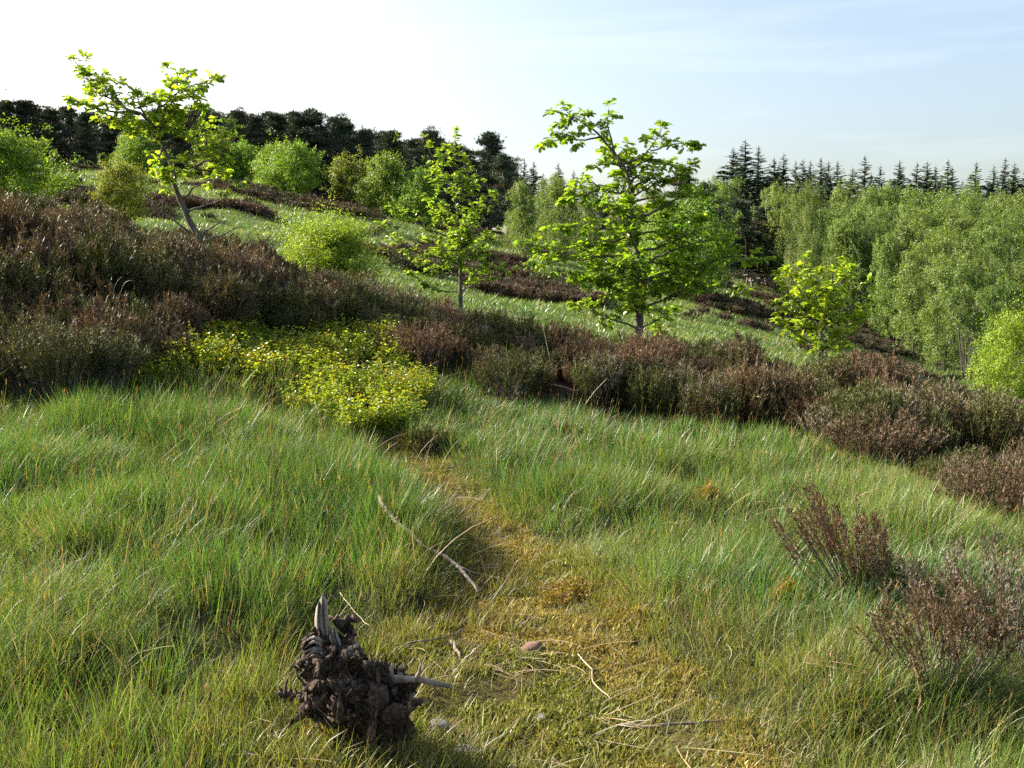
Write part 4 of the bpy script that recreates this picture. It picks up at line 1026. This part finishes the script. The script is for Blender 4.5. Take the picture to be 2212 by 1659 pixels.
def spruce(h, w, whorl=.42):
    gb, gl = Geo(), Geo()
    tube(gb, [(0, 0, -.3), (0, 0, h * .5), (0, 0, h)], h * .013, .02, (.5, .5, .5), 6)
    z = h * .06
    while z < h - .25:
        f = z / h; L0 = w / 2 * (1 - f) ** .80 + .03
        for k in range(4 if f > .5 else 5):
            a = rng.uniform(0, 6.28); L_ = L0 * rng.uniform(.40, 1.25)
            dv = np.array([math.cos(a), math.sin(a), .25 * (f * 1.9 - .75)])
            p = np.array([0, 0, z + rng.uniform(-.12, .12)]); e = p + dv * L_
            tube(gb, [p, e], .016, .004, (.5, .5, .5), 3, cap=False)
            m_ = int(26 + 72 * L_); t = rng.uniform(.0, 1.0, m_)[:, None]; pos = p + (e - p) * t
            sv = np.array([-math.sin(a), math.cos(a), 0]) * rng.choice([-1, 1], m_)[:, None]
            leaves(gl, pos, unit(dv * .6 + sv * .8 + np.array([0, 0, -.25]) + rng.normal(0, .25, (m_, 3))), np.array([0, 0, 1.]) + rng.normal(0, .5, (m_, 3)), rng.uniform(.20, .46, m_) * min(1.0, .16 + .62 * L_), TRI, colvar((.058, .098, .056), m_, .22, .08), .36)
        z += whorl * rng.uniform(.75, 1.2) * (1 - .25 * f)
    return gb.mesh('trunk', M_pinebark), gl.mesh('crown', M_needle)
PIN = [pine(10, 7.4, .1, 44), pine(10, 6.8, .08, 40, 0, 1.0), pine(10, 8.4, .15, 46, .9), pine(10, 7.4, .06, 44, -.6, .9), pine(10, 7.8, .2, 42, .5)]
SPR = [spruce(15, 7.0, .26), spruce(15, 6.0, .24), spruce(15, 5.0, .28)]
ORD = ['first', 'second', 'third', 'fourth', 'fifth', 'sixth', 'seventh', 'eighth', 'ninth', 'tenth', 'eleventh', 'twelfth', 'thirteenth', 'fourteenth', 'fifteenth', 'sixteenth', 'seventeenth', 'eighteenth', 'nineteenth', 'twentieth',
       'twenty-first', 'twenty-second', 'twenty-third', 'twenty-fourth', 'twenty-fifth', 'twenty-sixth', 'twenty-seventh', 'twenty-eighth', 'twenty-ninth', 'thirtieth']
PL = [(-5, 228), (28, 221), (58, 219), (92, 228), (128, 238), (158, 231), (196, 246), (240, 252), (290, 250), (345, 240), (392, 240), (435, 233), (468, 240), (512, 238), (560, 254), (602, 246), (645, 246), (690, 240), (722, 252), (752, 268), (792, 281), (850, 286), (884, 302), (922, 282), (952, 306), (1020, 345), (1060, 290), (1095, 335), (1480, 362), (1520, 400)]
for q, (u, vt) in enumerate(PL):
    lab = 'dark pine, %s from the left in the hilltop row' % ORD[q]
    if u == 792: lab = 'brownish pine with a bare red trunk behind the olive round tree'
    if u == 1060: lab = 'tall ragged pine standing above its neighbours left of the oak'
    if u == 1480: lab = 'dark pine seen behind the right shoulder of the large oak'
    if u == 1520: lab = 'lower dark pine just left of the leaning one'
    plant('pine_tree', lab, 'pine', u, None, vt, 78 + rng.uniform(-4, 6) + (8 if u > 1400 else 0), PIN[q % 5], 10.0, 'pines on the hilltop', rng.uniform(.9, 1.3))
for k in range(30):
    u = -30 + k * 39 + rng.uniform(-10, 10)
    plant('pine_tree', 'dark pine, %s from the left in the rear rank of the hilltop wood' % ORD[k], 'pine', u, None, 250 + max(0, u - 600) * .17 + rng.uniform(-6, 24), 94 + rng.uniform(-5, 8), PIN[k % 5], 10.0, 'pines in the second rank', 1.3)
for k in range(14):
    u = 1250 + k * 32 + rng.uniform(-10, 10)
    plant('pine_tree', 'dark shaded pine, %s from the left in the row behind the picnic tables' % ORD[k], 'pine', u, None, 445 + rng.uniform(-15, 25), 96 + rng.uniform(-4, 6), PIN[k % 5], 10.0, 'pines behind the picnic tables', 1.25)
pm_ = pine(10, 6.0, .55, 26, -1.2)
plant('pine_tree', 'pine with a long bare trunk and a flat crown sweeping left', 'pine', 1607, None, 432, 82, pm_, 10.0, 'pines on the hilltop', 1.0, rz=0)
SL = [(1578, 318), (1604, 300), (1632, 314), (1666, 340), (1686, 330), (1712, 346), (1728, 342), (1744, 345), (1766, 339), (1782, 346), (1802, 346), (1860, 334), (1893, 355), (1934, 345), (1972, 350), (1994, 347), (2012, 356), (2038, 344), (2098, 347), (2136, 356), (2160, 339), (2180, 349), (2207, 356)]
for q, (u, vt) in enumerate(SL):
    plant('spruce_tree', 'dark spruce tip, %s from the left above the birch wood' % ORD[q], 'spruce', u, None, vt, 112 + rng.uniform(-6, 8), SPR[q % 3], 15.0, 'spruces above the birch wood', 1.6 if q < 3 else rng.uniform(1.0, 1.6))
SL2 = [(1205, 350, 'spruce tip just left of the large oak top'), (1238, 366, 'short spruce tip against the left of the large oak top'), (1132, 340, 'thin spruce tip beside the tall ragged pine'), (1152, 346, 'spruce tip second right of the tall ragged pine'), (1172, 372, 'low spruce tip third right of the tall ragged pine'), (762, 262, 'thin spruce tip poking over the pines, leftmost of three'), (786, 266, 'thin spruce tip poking over the pines, middle of three'), (812, 270, 'thin spruce tip poking over the pines, rightmost of three'), (1830, 380, 'low spruce tip in the gap of the spruce row'), (2070, 388, 'low spruce tip in the right-hand gap of the spruce row')]
for q, (u, vt, lab) in enumerate(SL2):
    plant('spruce_tree', lab, 'spruce', u, None, vt, 112 + rng.uniform(-4, 6), SPR[q % 3], 15.0, 'spruces over the far trees', 1.15)
for k in range(22):
    u = 1560 + k * 31 + rng.uniform(-9, 9)
    plant('spruce_tree', 'dark spruce, %s from the left in the rear rank behind the birch wood' % ORD[k], 'spruce', u, None, 374 + rng.uniform(-16, 16), 124 + rng.uniform(-4, 8), SPR[k % 3], 15.0, 'spruces in the rear rank', rng.uniform(1.1, 1.6))

# ------------------------------------------------------------------ stump
SX, SY = ground(800, 1630)
SZ = Hs(SX, SY); SD = SY
ST = thing('tree_stump', 'gnarled weathered tree stump with splintered top and side branch', 'tree stump', (SX, SY, SZ))
S0 = np.array([SX, SY, SZ])
def sp_(u, v, dd=0.0): return P(u, v, SD + dd) - S0
px = SD / F
def blob(g, c, r, sq=(1, 1, 1)):
    n1, n2 = 10, 8
    V = []; T = []
    for a in range(n2 + 1):
        for b in range(n1):
            th = math.pi * a / n2; ph = 2 * math.pi * b / n1
            V.append(c + r * np.array([math.sin(th) * math.cos(ph) * sq[0], math.sin(th) * math.sin(ph) * sq[1], math.cos(th) * sq[2]]))
    for a in range(n2):
        for b in range(n1):
            i_, j_ = a * n1 + b, a * n1 + (b + 1) % n1
            T += [(i_, i_ + n1, j_ + n1), (i_, j_ + n1, j_)]
    g.add(np.array(V), np.array(T), (1, 1, 1))
AXF = Vector((-.30, .15, .94)).normalized()
def gnarl(name, g, voxel, amp, parent, mat, hollows=(), seed=0, grain=1.0):
    me = g.mesh(name, None); tmp = bpy.data.objects.new(name, me); sc.collection.objects.link(tmp)
    md = tmp.modifiers.new('r', 'REMESH'); md.mode = 'VOXEL'; md.voxel_size = voxel
    dg = bpy.context.evaluated_depsgraph_get(); dg.update()
    m2 = bpy.data.meshes.new_from_object(tmp.evaluated_get(dg)); bpy.data.objects.remove(tmp)
    n_ = len(m2.vertices); co = np.empty(n_ * 3); no = np.empty(n_ * 3)
    m2.vertices.foreach_get('co', co); m2.vertices.foreach_get('normal', no); co = co.reshape(-1, 3); no = no.reshape(-1, 3)
    off = np.empty(n_)
    for i_ in range(n_):
        v = Vector(co[i_]) + Vector((seed, 0, 0))
        vv = Vector((v.x, v.y, v.z * grain))
        a = 1.3 * (mnoise.ridged_multi_fractal(vv * 6.5, .85, 2.2, 5, 1.0, 2.0) - 1.1)
        al = vv.dot(AXF); ac = vv - AXF * al; wv = Vector((mnoise.noise(vv * 9), mnoise.noise(vv * 9 + Vector((5, 0, 0))), 0)) * .025
        ac = ac + wv; q3 = ac * 34 + AXF * (al * 5)
        dv_ = mnoise.voronoi(q3)[0]; crack = -.9 * max(0.0, 1 - (dv_[1] - dv_[0]) / .22) + .5 * (dv_[0] - .4)
        b = mnoise.noise(vv * 30) * .7 + mnoise.noise(vv * 70) * .4 + mnoise.noise(Vector((v.x * 110, v.y * 110, v.z * 22))) * .35
        cc = abs(mnoise.noise(vv * 15)) * -1.1
        off[i_] = a * .9 + b + cc + crack
    co = co + no * (off * amp)[:, None]
    for c, r, dp in hollows:
        q = ((co - c) ** 2).sum(1) / (r * r); co = co + np.array([0.05, 1, -.1]) * (dp * np.exp(-q * q))[:, None]
    m2.vertices.foreach_set('co', co.astype(np.float32).ravel())
    m2.polygons.foreach_set('use_smooth', np.ones(len(m2.polygons), bool))
    m2.materials.clear(); m2.materials.append(mat); m2.update()
    return obj(name, m2, parent)
g = Geo()
for u, v, r_, dd in [(735, 1440, 62, .02), (702, 1400, 44, .03), (790, 1500, 70, 0), (755, 1535, 60, 0), (845, 1488, 44, .02), (705, 1470, 50, 0), (820, 1545, 52, .04), (790, 1580, 60, .08), (690, 1520, 38, .04), (745, 1385, 26, .05), (672, 1405, 20, .0), (665, 1445, 20, 0), (668, 1485, 18, .02), (860, 1455, 22, .02), (835, 1450, 20, .04), (880, 1480, 20, .0), (730, 1345, 15, .06), (745, 1355, 16, .09), (690, 1375, 26, .02), (810, 1605, 58, .05), (770, 1600, 50, .06), (850, 1590, 42, .06)]:
    blob(g, sp_(u, v, dd), r_ * px * .92, (1, 1.1, 1))
for pl, r0, r1 in [([(700, 1470, 0), (655, 1500, .02), (600, 1500, .06)], 16, 5), ([(735, 1400, .02), (700, 1420, -.06), (690, 1460, -.1)], 20, 12), ([(735, 1440, 0), (770, 1420, -.08), (800, 1440, -.08), (830, 1455, -.03)], 18, 12), ([(720, 1470, -.05), (730, 1510, -.1), (715, 1560, -.08)], 20, 9), ([(850, 1500, 0), (880, 1530, -.04), (870, 1580, -.05)], 16, 8), ([(760, 1380, .05), (748, 1345, .07), (760, 1335, .08)], 14, 6), ([(690, 1380, 0), (660, 1375, -.02), (655, 1395, -.02)], 11, 6), ([(700, 1440, -.02), (660, 1432, -.06), (648, 1448, -.05)], 12, 7)]:
    tube(g, resample([sp_(*q) for q in pl], .03), r0 * px, r1 * px, (1, 1, 1), 8)
SB = gnarl('stump_body', g, .0045, .026, ST, M_stump, [(sp_(752, 1462, -.13), .045, .09), (sp_(714, 1440, -.10), .028, .06), (sp_(775, 1540, -.13), .05, .05)], 3.1)
for q, (pl, r0, r1) in enumerate([([(814, 1490, -.06), (808, 1530, -.11), (800, 1600, -.12)], 20, 15), ([(830, 1545, -.08), (870, 1535, -.12), (908, 1512, -.14)], 24, 11), ([(745, 1520, -.05), (735, 1560, -.07), (722, 1630, -.04)], 20, 14), ([(840, 1560, -.02), (850, 1600, -.03), (866, 1665, 0)], 22, 16), ([(690, 1500, -.02), (655, 1535, -.03), (620, 1570, .0)], 18, 8)]):
    g = Geo(); tube(g, resample([sp_(*q_) for q_ in pl], .03), r0 * px, r1 * px, (1, 1, 1), 9)
    gnarl('root', g, .005, .014, ST, M_stump, (), 5.0 + q, .45)
co = np.empty(len(SB.data.vertices) * 3); SB.data.vertices.foreach_get('co', co); co = co.reshape(-1, 3)
no = np.empty(len(co) * 3); SB.data.vertices.foreach_get('normal', no); no = no.reshape(-1, 3)
g = Geo()
for k in range(210):
    i_ = rng.integers(0, len(co)); p, nn_ = co[i_], no[i_]
    if nn_[1] > .5: continue
    ax = np.array(AXF) * rng.choice([-1, 1]) ; L_ = rng.uniform(.02, .065) * (1.5 if rng.uniform() < .15 else 1)
    dv = unit(nn_ * rng.uniform(.2, .9) + ax * rng.uniform(.4, 1.0) + rng.normal(0, .35, 3))
    tube(g, resample([p - dv * .02, p + dv * L_ * .5 + rng.normal(0, .004, 3), p + dv * L_], .012, .001), rng.uniform(.005, .012), .0015, (1, 1, 1), 5, rough=.22)
obj('broken_bark', g.mesh('broken_bark', M_stump, flat=True), ST)['kind'] = 'stuff'
def splinter(pl, r0, r1, flat, sides=7):
    g = Geo(); ps = resample([sp_(*q) for q in pl], .025); tube(g, ps, r0 * px, r1 * px, (1, 1, 1), sides, 1.3, rough=.12)
    for V in g.V: V[:, 1] = V[:, 1].mean() + (V[:, 1] - V[:, 1].mean()) * flat
    return obj('splinter', g.mesh('splinter', M_splint, flat=True), ST)
def plank_splinter(u0, v0, u1, v1, w0, w1, dd, th):
    rows = 9; cols = 9; V = []; T = []
    A, B = sp_(u0, v0, dd), sp_(u1, v1, dd)
    for side in (-1, 1):
        for i_ in range(rows):
            t_ = i_ / (rows - 1)
            for j_ in range(cols):
                sx_ = (j_ / (cols - 1) - .5) * (w0 + (w1 - w0) * t_ ** 1.2) * px
                top = -abs(j_ - 5) * 5.5 * px * t_ ** 3 + rng.normal(0, 1.2) * px * t_
                c = A + (B - A) * t_ + np.array([sx_ + 1.5 * px * math.sin(t_ * 7), side * th * (.5 + .25 * (1 - t_)) + .006 * ((j_ * 7) % 3 - 1) * side, top])
                V.append(c)
    n_ = rows * cols
    for i_ in range(rows - 1):
        for j_ in range(cols - 1):
            a_ = i_ * cols + j_; T += [(a_, a_ + 1, a_ + cols + 1), (a_, a_ + cols + 1, a_ + cols), (n_ + a_, n_ + a_ + cols + 1, n_ + a_ + 1), (n_ + a_, n_ + a_ + cols, n_ + a_ + cols + 1)]
        for j_ in (0, cols - 1):
            a_ = i_ * cols + j_; T += [(a_, a_ + cols, n_ + a_ + cols), (a_, n_ + a_ + cols, n_ + a_)]
    for j_ in range(cols - 1):
        a_ = (rows - 1) * cols + j_; T += [(a_, a_ + 1, n_ + a_ + 1), (a_, n_ + a_ + 1, n_ + a_)]
    return obj('splinter', mesh_np('splinter', np.array(V), np.array(T), np.ones((2 * n_, 3)), M_splint, True), ST)
plank_splinter(698, 1425, 693, 1284, 36, 22, .02, .024)
plank_splinter(684, 1412, 682, 1350, 14, 6, .03, .014)
plank_splinter(730, 1415, 717, 1350, 22, 16, .0, .018)
splinter([(712, 1400, .04), (707, 1370, .05), (703, 1345, .05)], 10, 3, .7)
for k in range(5):   # layered flaking wood on the left
    j_ = rng.uniform(-4, 4, 3)
    splinter([(702, 1390 + k * 8 + j_[0], -.0), (678, 1378 + k * 9 + j_[1], -.03), (652 + k * 3 + j_[2], 1388 + k * 10, -.03)], 5.5, 1.2, .9, 5)
for pl, r0 in [([(835, 1470, .0), (842, 1448, -.02), (850, 1432, -.02)], 9), ([(865, 1470, 0), (862, 1448, 0), (868, 1436, 0)], 8), ([(880, 1520, -.03), (895, 1498, -.05)], 6), ([(755, 1400, -.02), (770, 1395, -.05), (775, 1385, -.05)], 6)]:
    splinter(pl if len(pl) > 2 else [pl[0], ((pl[0][0] + pl[1][0]) / 2, (pl[0][1] + pl[1][1]) / 2, pl[0][2]), pl[1]], r0, 2.5, .9)
g = Geo(); tube(g, resample([sp_(835, 1468, 0), sp_(870, 1466, -.03), sp_(905, 1467, -.04), sp_(940, 1475, -.04), sp_(972, 1481, -.04)], .02, .0012), 10 * px, 5 * px, (1, 1, 1), 8, rough=.05)
br = obj('branch', g.mesh('branch', M_branch), ST)
for pl in ([(900, 1467, -.04), (905, 1450, -.05), (909, 1434, -.05)], [(938, 1476, -.04), (940, 1486, -.045), (938, 1497, -.045)]):
    g = Geo(); tube(g, resample([sp_(*q) for q in pl], .012, .001), 6.5 * px, 2 * px, (1, 1, 1), 6, rough=.08); obj('twig', g.mesh('twig', M_branch), br)

# fallen branch, sticks, stones, moss cushions, stalks
def lying(name, label, cat, pxs, r0, r1, mat, lift=.04, twigs=(), group=None, seed=0):
    pts = []
    for k_, (u, v) in enumerate(pxs):
        a, b = ground(u, v); pts.append((a, b, Hs(a, b) + lift))
    pts = np.array(pts); o0 = np.array([pts[0][0], pts[0][1], pts[0][2] - lift]); g = Geo()
    ps = resample(pts, .05, .004) - o0
    # rest along a gently smoothed line, as a stiff stick does
    t_ = np.linspace(0, 1, len(ps)); zz = np.polyval(np.polyfit(t_, ps[:, 2], 2), t_); ps[:, 2] = zz
    tube(g, ps, r0, r1, (1, 1, 1), 8, rough=.07)
    t = thing(name, label, cat, o0, group=group); obj('stem', g.mesh('stem', mat), t)
    for f, dv, L_ in twigs:
        p = ps[int(f * (len(ps) - 1))]; g = Geo(); tube(g, resample([p, p + np.array(dv) * L_ * .5 + rng.normal(0, .01, 3), p + np.array(dv) * L_], .03), r0 * .45, r0 * .15, (1, 1, 1), 5, rough=.08); obj('twig', g.mesh('twig', mat), t)
    return t
lying('fallen_branch', 'bare curved fallen branch lying in the grass beyond the stump', 'branch', [(820, 1185), (850, 1216), (890, 1232), (915, 1248), (955, 1252), (990, 1268), (1035, 1296)], .012, .008, M_branch, .09, ((.25, (.3, -.6, .3), .10), (.8, (.8, -.2, -.3), .10), (.97, (.3, -.8, -.3), .08)))
lying('broken_stick', 'short broken stick at the left edge of the bare earth, right of the stump', 'stick', [(975, 1402), (985, 1420), (993, 1440)], .010, .006, M_branch, .03, ((.3, (-.7, 0, .3), .07),))
lying('dry_twig', 'thin dark twig lying across the moss at the lower right of the path', 'twig', [(1340, 1570), (1400, 1576), (1470, 1572), (1570, 1568)], .008, .004, M_twig, .025, ((.5, (.2, .6, .3), .08),))
lying('dry_twig', 'thin grey twig on the golden moss behind the bare earth', 'twig', [(1200, 1424), (1240, 1422), (1285, 1428)], .006, .003, M_twig, .025)
lying('dry_twig', 'straight twig rising towards the upper right behind the stump branch', 'twig', [(880, 1424), (960, 1405), (1010, 1380)], .005, .002, M_twig, .05)
lying('straw_stem', 'long pale straw stem bending over the golden moss', 'straw', [(1248, 1428), (1275, 1455), (1282, 1480), (1300, 1500), (1318, 1520)], .0032, .0024, M_straw_o, .035)
lying('straw_stem', 'straight pale straw stem just below the stump branch', 'straw', [(905, 1502), (940, 1497), (975, 1492)], .003, .002, M_straw_o, .06)
lying('straw_stem', 'pale straw stem leaning in the grass behind the stump', 'straw', [(735, 1335), (770, 1372), (800, 1405)], .0026, .0016, M_straw_o, .10)
for me in bpy.data.meshes:
    if me.name.startswith('stem') and me.materials and me.materials[0] == M_straw_o:
        ca = me.color_attributes['Col']; ca.data.foreach_set('color', np.tile(np.array([.42, .33, .20, 1], np.float32), len(me.vertices)))

def stone(label, u, v, sx, sy, sz, mat, name='stone', rz=0.0, sink=.62):
    g = Geo(); blob(g, np.zeros(3), 1.0); V, T = g.V[0], g.F[0]
    import bmesh
    bm = bmesh.new(); bmesh.ops.create_icosphere(bm, subdivisions=3, radius=1.0)
    sd0 = Vector((u * .01, v * .013, 0))
    for w in bm.verts:
        q = w.co * 1.1 + sd0; k_ = 1 + .28 * mnoise.noise(q) + .10 * mnoise.noise(q * 3.1)
        c = w.co * k_; c = Vector([math.copysign(min(abs(t_), .82 + .04 * (i_ + 1)), t_) for i_, t_ in enumerate(c)]); w.co = Vector((c.x * sx, c.y * sy, c.z * sz))
    for f_ in bm.faces: f_.smooth = True
    me = bpy.data.meshes.new(name); bm.to_mesh(me); bm.free(); me.materials.append(mat)
    a, b = ground(u, v); o = obj(name, me, None, (a, b, Hs(a, b) + sz * (1 - sink))); o.rotation_euler = (rng.normal(0, .1), rng.normal(0, .1), rz)
    return tag(o, label, 'stone', 'stones along the way')
stone('pale rounded stone beside the lower right of the stump', 952, 1568, .052, .035, .030, M_stone, rz=-.3)
stone('dark grey stone lying in front of the stump at its right', 1006, 1618, .052, .036, .026, M_stone)
stone('reddish brown stone half sunk in the golden moss', 1148, 1412, .055, .04, .030, M_redstone)
stone('flat bluish grey stone in the short turf of the way', 1168, 1552, .032, .03, .016, M_stone)
stone('small pale pebble at the edge of the bare earth', 968, 1460, .012, .012, .009, M_stone)
stone('white sliver of stone at the bottom edge below the stump', 818, 1645, .022, .014, .012, M_stone)

def cushion(label, u, v, r_, h_, col_, n_=900):
    gl = Geo(); a, b = ground(u, v)
    ph = rng.uniform(0, 6.28, n_); q = np.sqrt(rng.uniform(0, 1, n_)); lob = 1 + .28 * np.sin(ph * 3 + u) + .18 * np.sin(ph * 5 + v) + rng.normal(0, .12, n_)
    pos = np.stack([np.cos(ph) * q * r_ * lob, np.sin(ph) * q * r_ * lob * .8, h_ * (1 - q * q) * (1 + .3 * np.sin(ph * 4 + u)) * rng.uniform(.6, 1.1, n_) - .01], 1)
    dv = unit(np.stack([np.cos(ph) * q, np.sin(ph) * q, np.ones(n_) * .7], 1) + rng.normal(0, .45, (n_, 3)))
    leaves(gl, pos - dv * .015, dv, rand_dirs(n_), rng.uniform(.025, .05, n_), TRI, colvar(col_, n_, .22, .08), .22)
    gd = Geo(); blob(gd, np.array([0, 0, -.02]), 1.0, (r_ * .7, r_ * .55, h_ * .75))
    t = thing('moss_cushion', label, 'moss cushion', (a, b, Hs(a, b)), group='moss cushions')
    obj('cushion_base', gd.mesh('cushion_base', M_moss_o), t); obj('fronds', gl.mesh('fronds', M_moss_o), t)
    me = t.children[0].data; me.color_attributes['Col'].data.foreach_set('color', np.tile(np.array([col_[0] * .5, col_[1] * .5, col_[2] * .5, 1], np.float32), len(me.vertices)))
cushion('orange moss cushion on the grass right of the middle', 1530, 1112, .12, .11, (.30, .19, .04))
cushion('golden moss ledge with a dark undercut beside the way', 1240, 1282, .24, .06, (.23, .165, .04), 1500)
cushion('small orange moss cushion in the grass nearer the oak', 1388, 1000, .07, .10, (.34, .20, .035), 500)
cushion('yellow moss cushion at the foot of the right-hand grass mound', 1700, 1340, .09, .08, (.30, .20, .035), 700)
cushion('broad ochre moss cushion below the end of the bilberry', 900, 1035, .22, .07, (.23, .16, .04), 1300)
cushion('yellowish moss cushion at the left foot of the stump', 690, 1590, .10, .06, (.26, .20, .03), 800)

def stalk(label, u0, v0, pxs, d, w):
    a, b = P(u0, v0, d)[:2]; o0 = np.array([a, b, Hs(a, b)]); ps = P([q[0] for q in pxs], [q[1] for q in pxs], d)
    ps = np.concatenate([[o0], ps]) - o0; g = Geo(); tube(g, resample(ps, .05), w, w * .5, (.40, .33, .22), 5)
    o = obj('grass_stalk', g.mesh('grass_stalk', M_straw_o), None, o0); tag(o, label, 'grass stalk', 'long dry stalks')
stalk('pale dry stalk curving right at the tip before the left heather', 246, 760, [(248, 690), (258, 640), (270, 610), (287, 605)], 10.5, .006)
stalk('pale dry stalk standing straight beside the curved one', 243, 760, [(244, 690), (247, 620), (262, 598)], 10.6, .005)
stalk('long dry stalk leaning right in the heather under the oak', 1220, 960, [(1245, 900), (1280, 850), (1310, 818)], 10.2, .006)
stalk('thin dry stem standing in the heather below the oak', 1195, 860, [(1193, 800), (1180, 740), (1172, 700)], 11.5, .005)

# picnic tables in the shade of the far trees
def picnic(label, u, d, rz):
    p = P(u, 606, d); x_, y_ = p[0], p[1]
    t = thing('picnic_table', label, 'picnic table', (x_, y_, Hs(x_, y_)), rz, 1.0, 'picnic tables under the pines')
    def box(nm, c, s_, ry=0):
        V = np.array([[a, b, cc] for a in (-.5, .5) for b in (-.5, .5) for cc in (-.5, .5)]) * s_
        if ry: V = np.stack([V[:, 0], V[:, 1] * math.cos(ry) - V[:, 2] * math.sin(ry), V[:, 1] * math.sin(ry) + V[:, 2] * math.cos(ry)], 1)
        Q_ = np.array([[0, 1, 3, 2], [4, 6, 7, 5], [0, 4, 5, 1], [2, 3, 7, 6], [0, 2, 6, 4], [1, 5, 7, 3]])
        o = obj(nm, mesh_np(nm, V + np.array(c), Q_, None, M_table, True), t)
    for k in range(5): box('plank', (0, -.34 + k * .17, .76), (1.8, .155, .045))
    for s_ in (-1, 1):
        box('bench', (0, s_ * .72, .45), (1.8, .26, .045))
        for q in (-1, 1): box('leg', (s_ * .62, q * .38, .36), (.09, .10, .86), q * .45)
        box('crossbar', (s_ * .56, 0, .40), (.05, 1.5, .09)); box('top_rail', (s_ * .56, 0, .71), (.05, .75, .07))
picnic('grey picnic table with a sunlit top, right of the bare pine trunk', 1637, 70, .15)
picnic('dark picnic table left of the sunlit one under the pines', 1604, 72, -.1)
picnic('dark picnic table at the edge of the birch wood', 1662, 71, .2)
print('objects', len(sc.objects), 'tris', sum(len(m.polygons) for m in bpy.data.meshes))
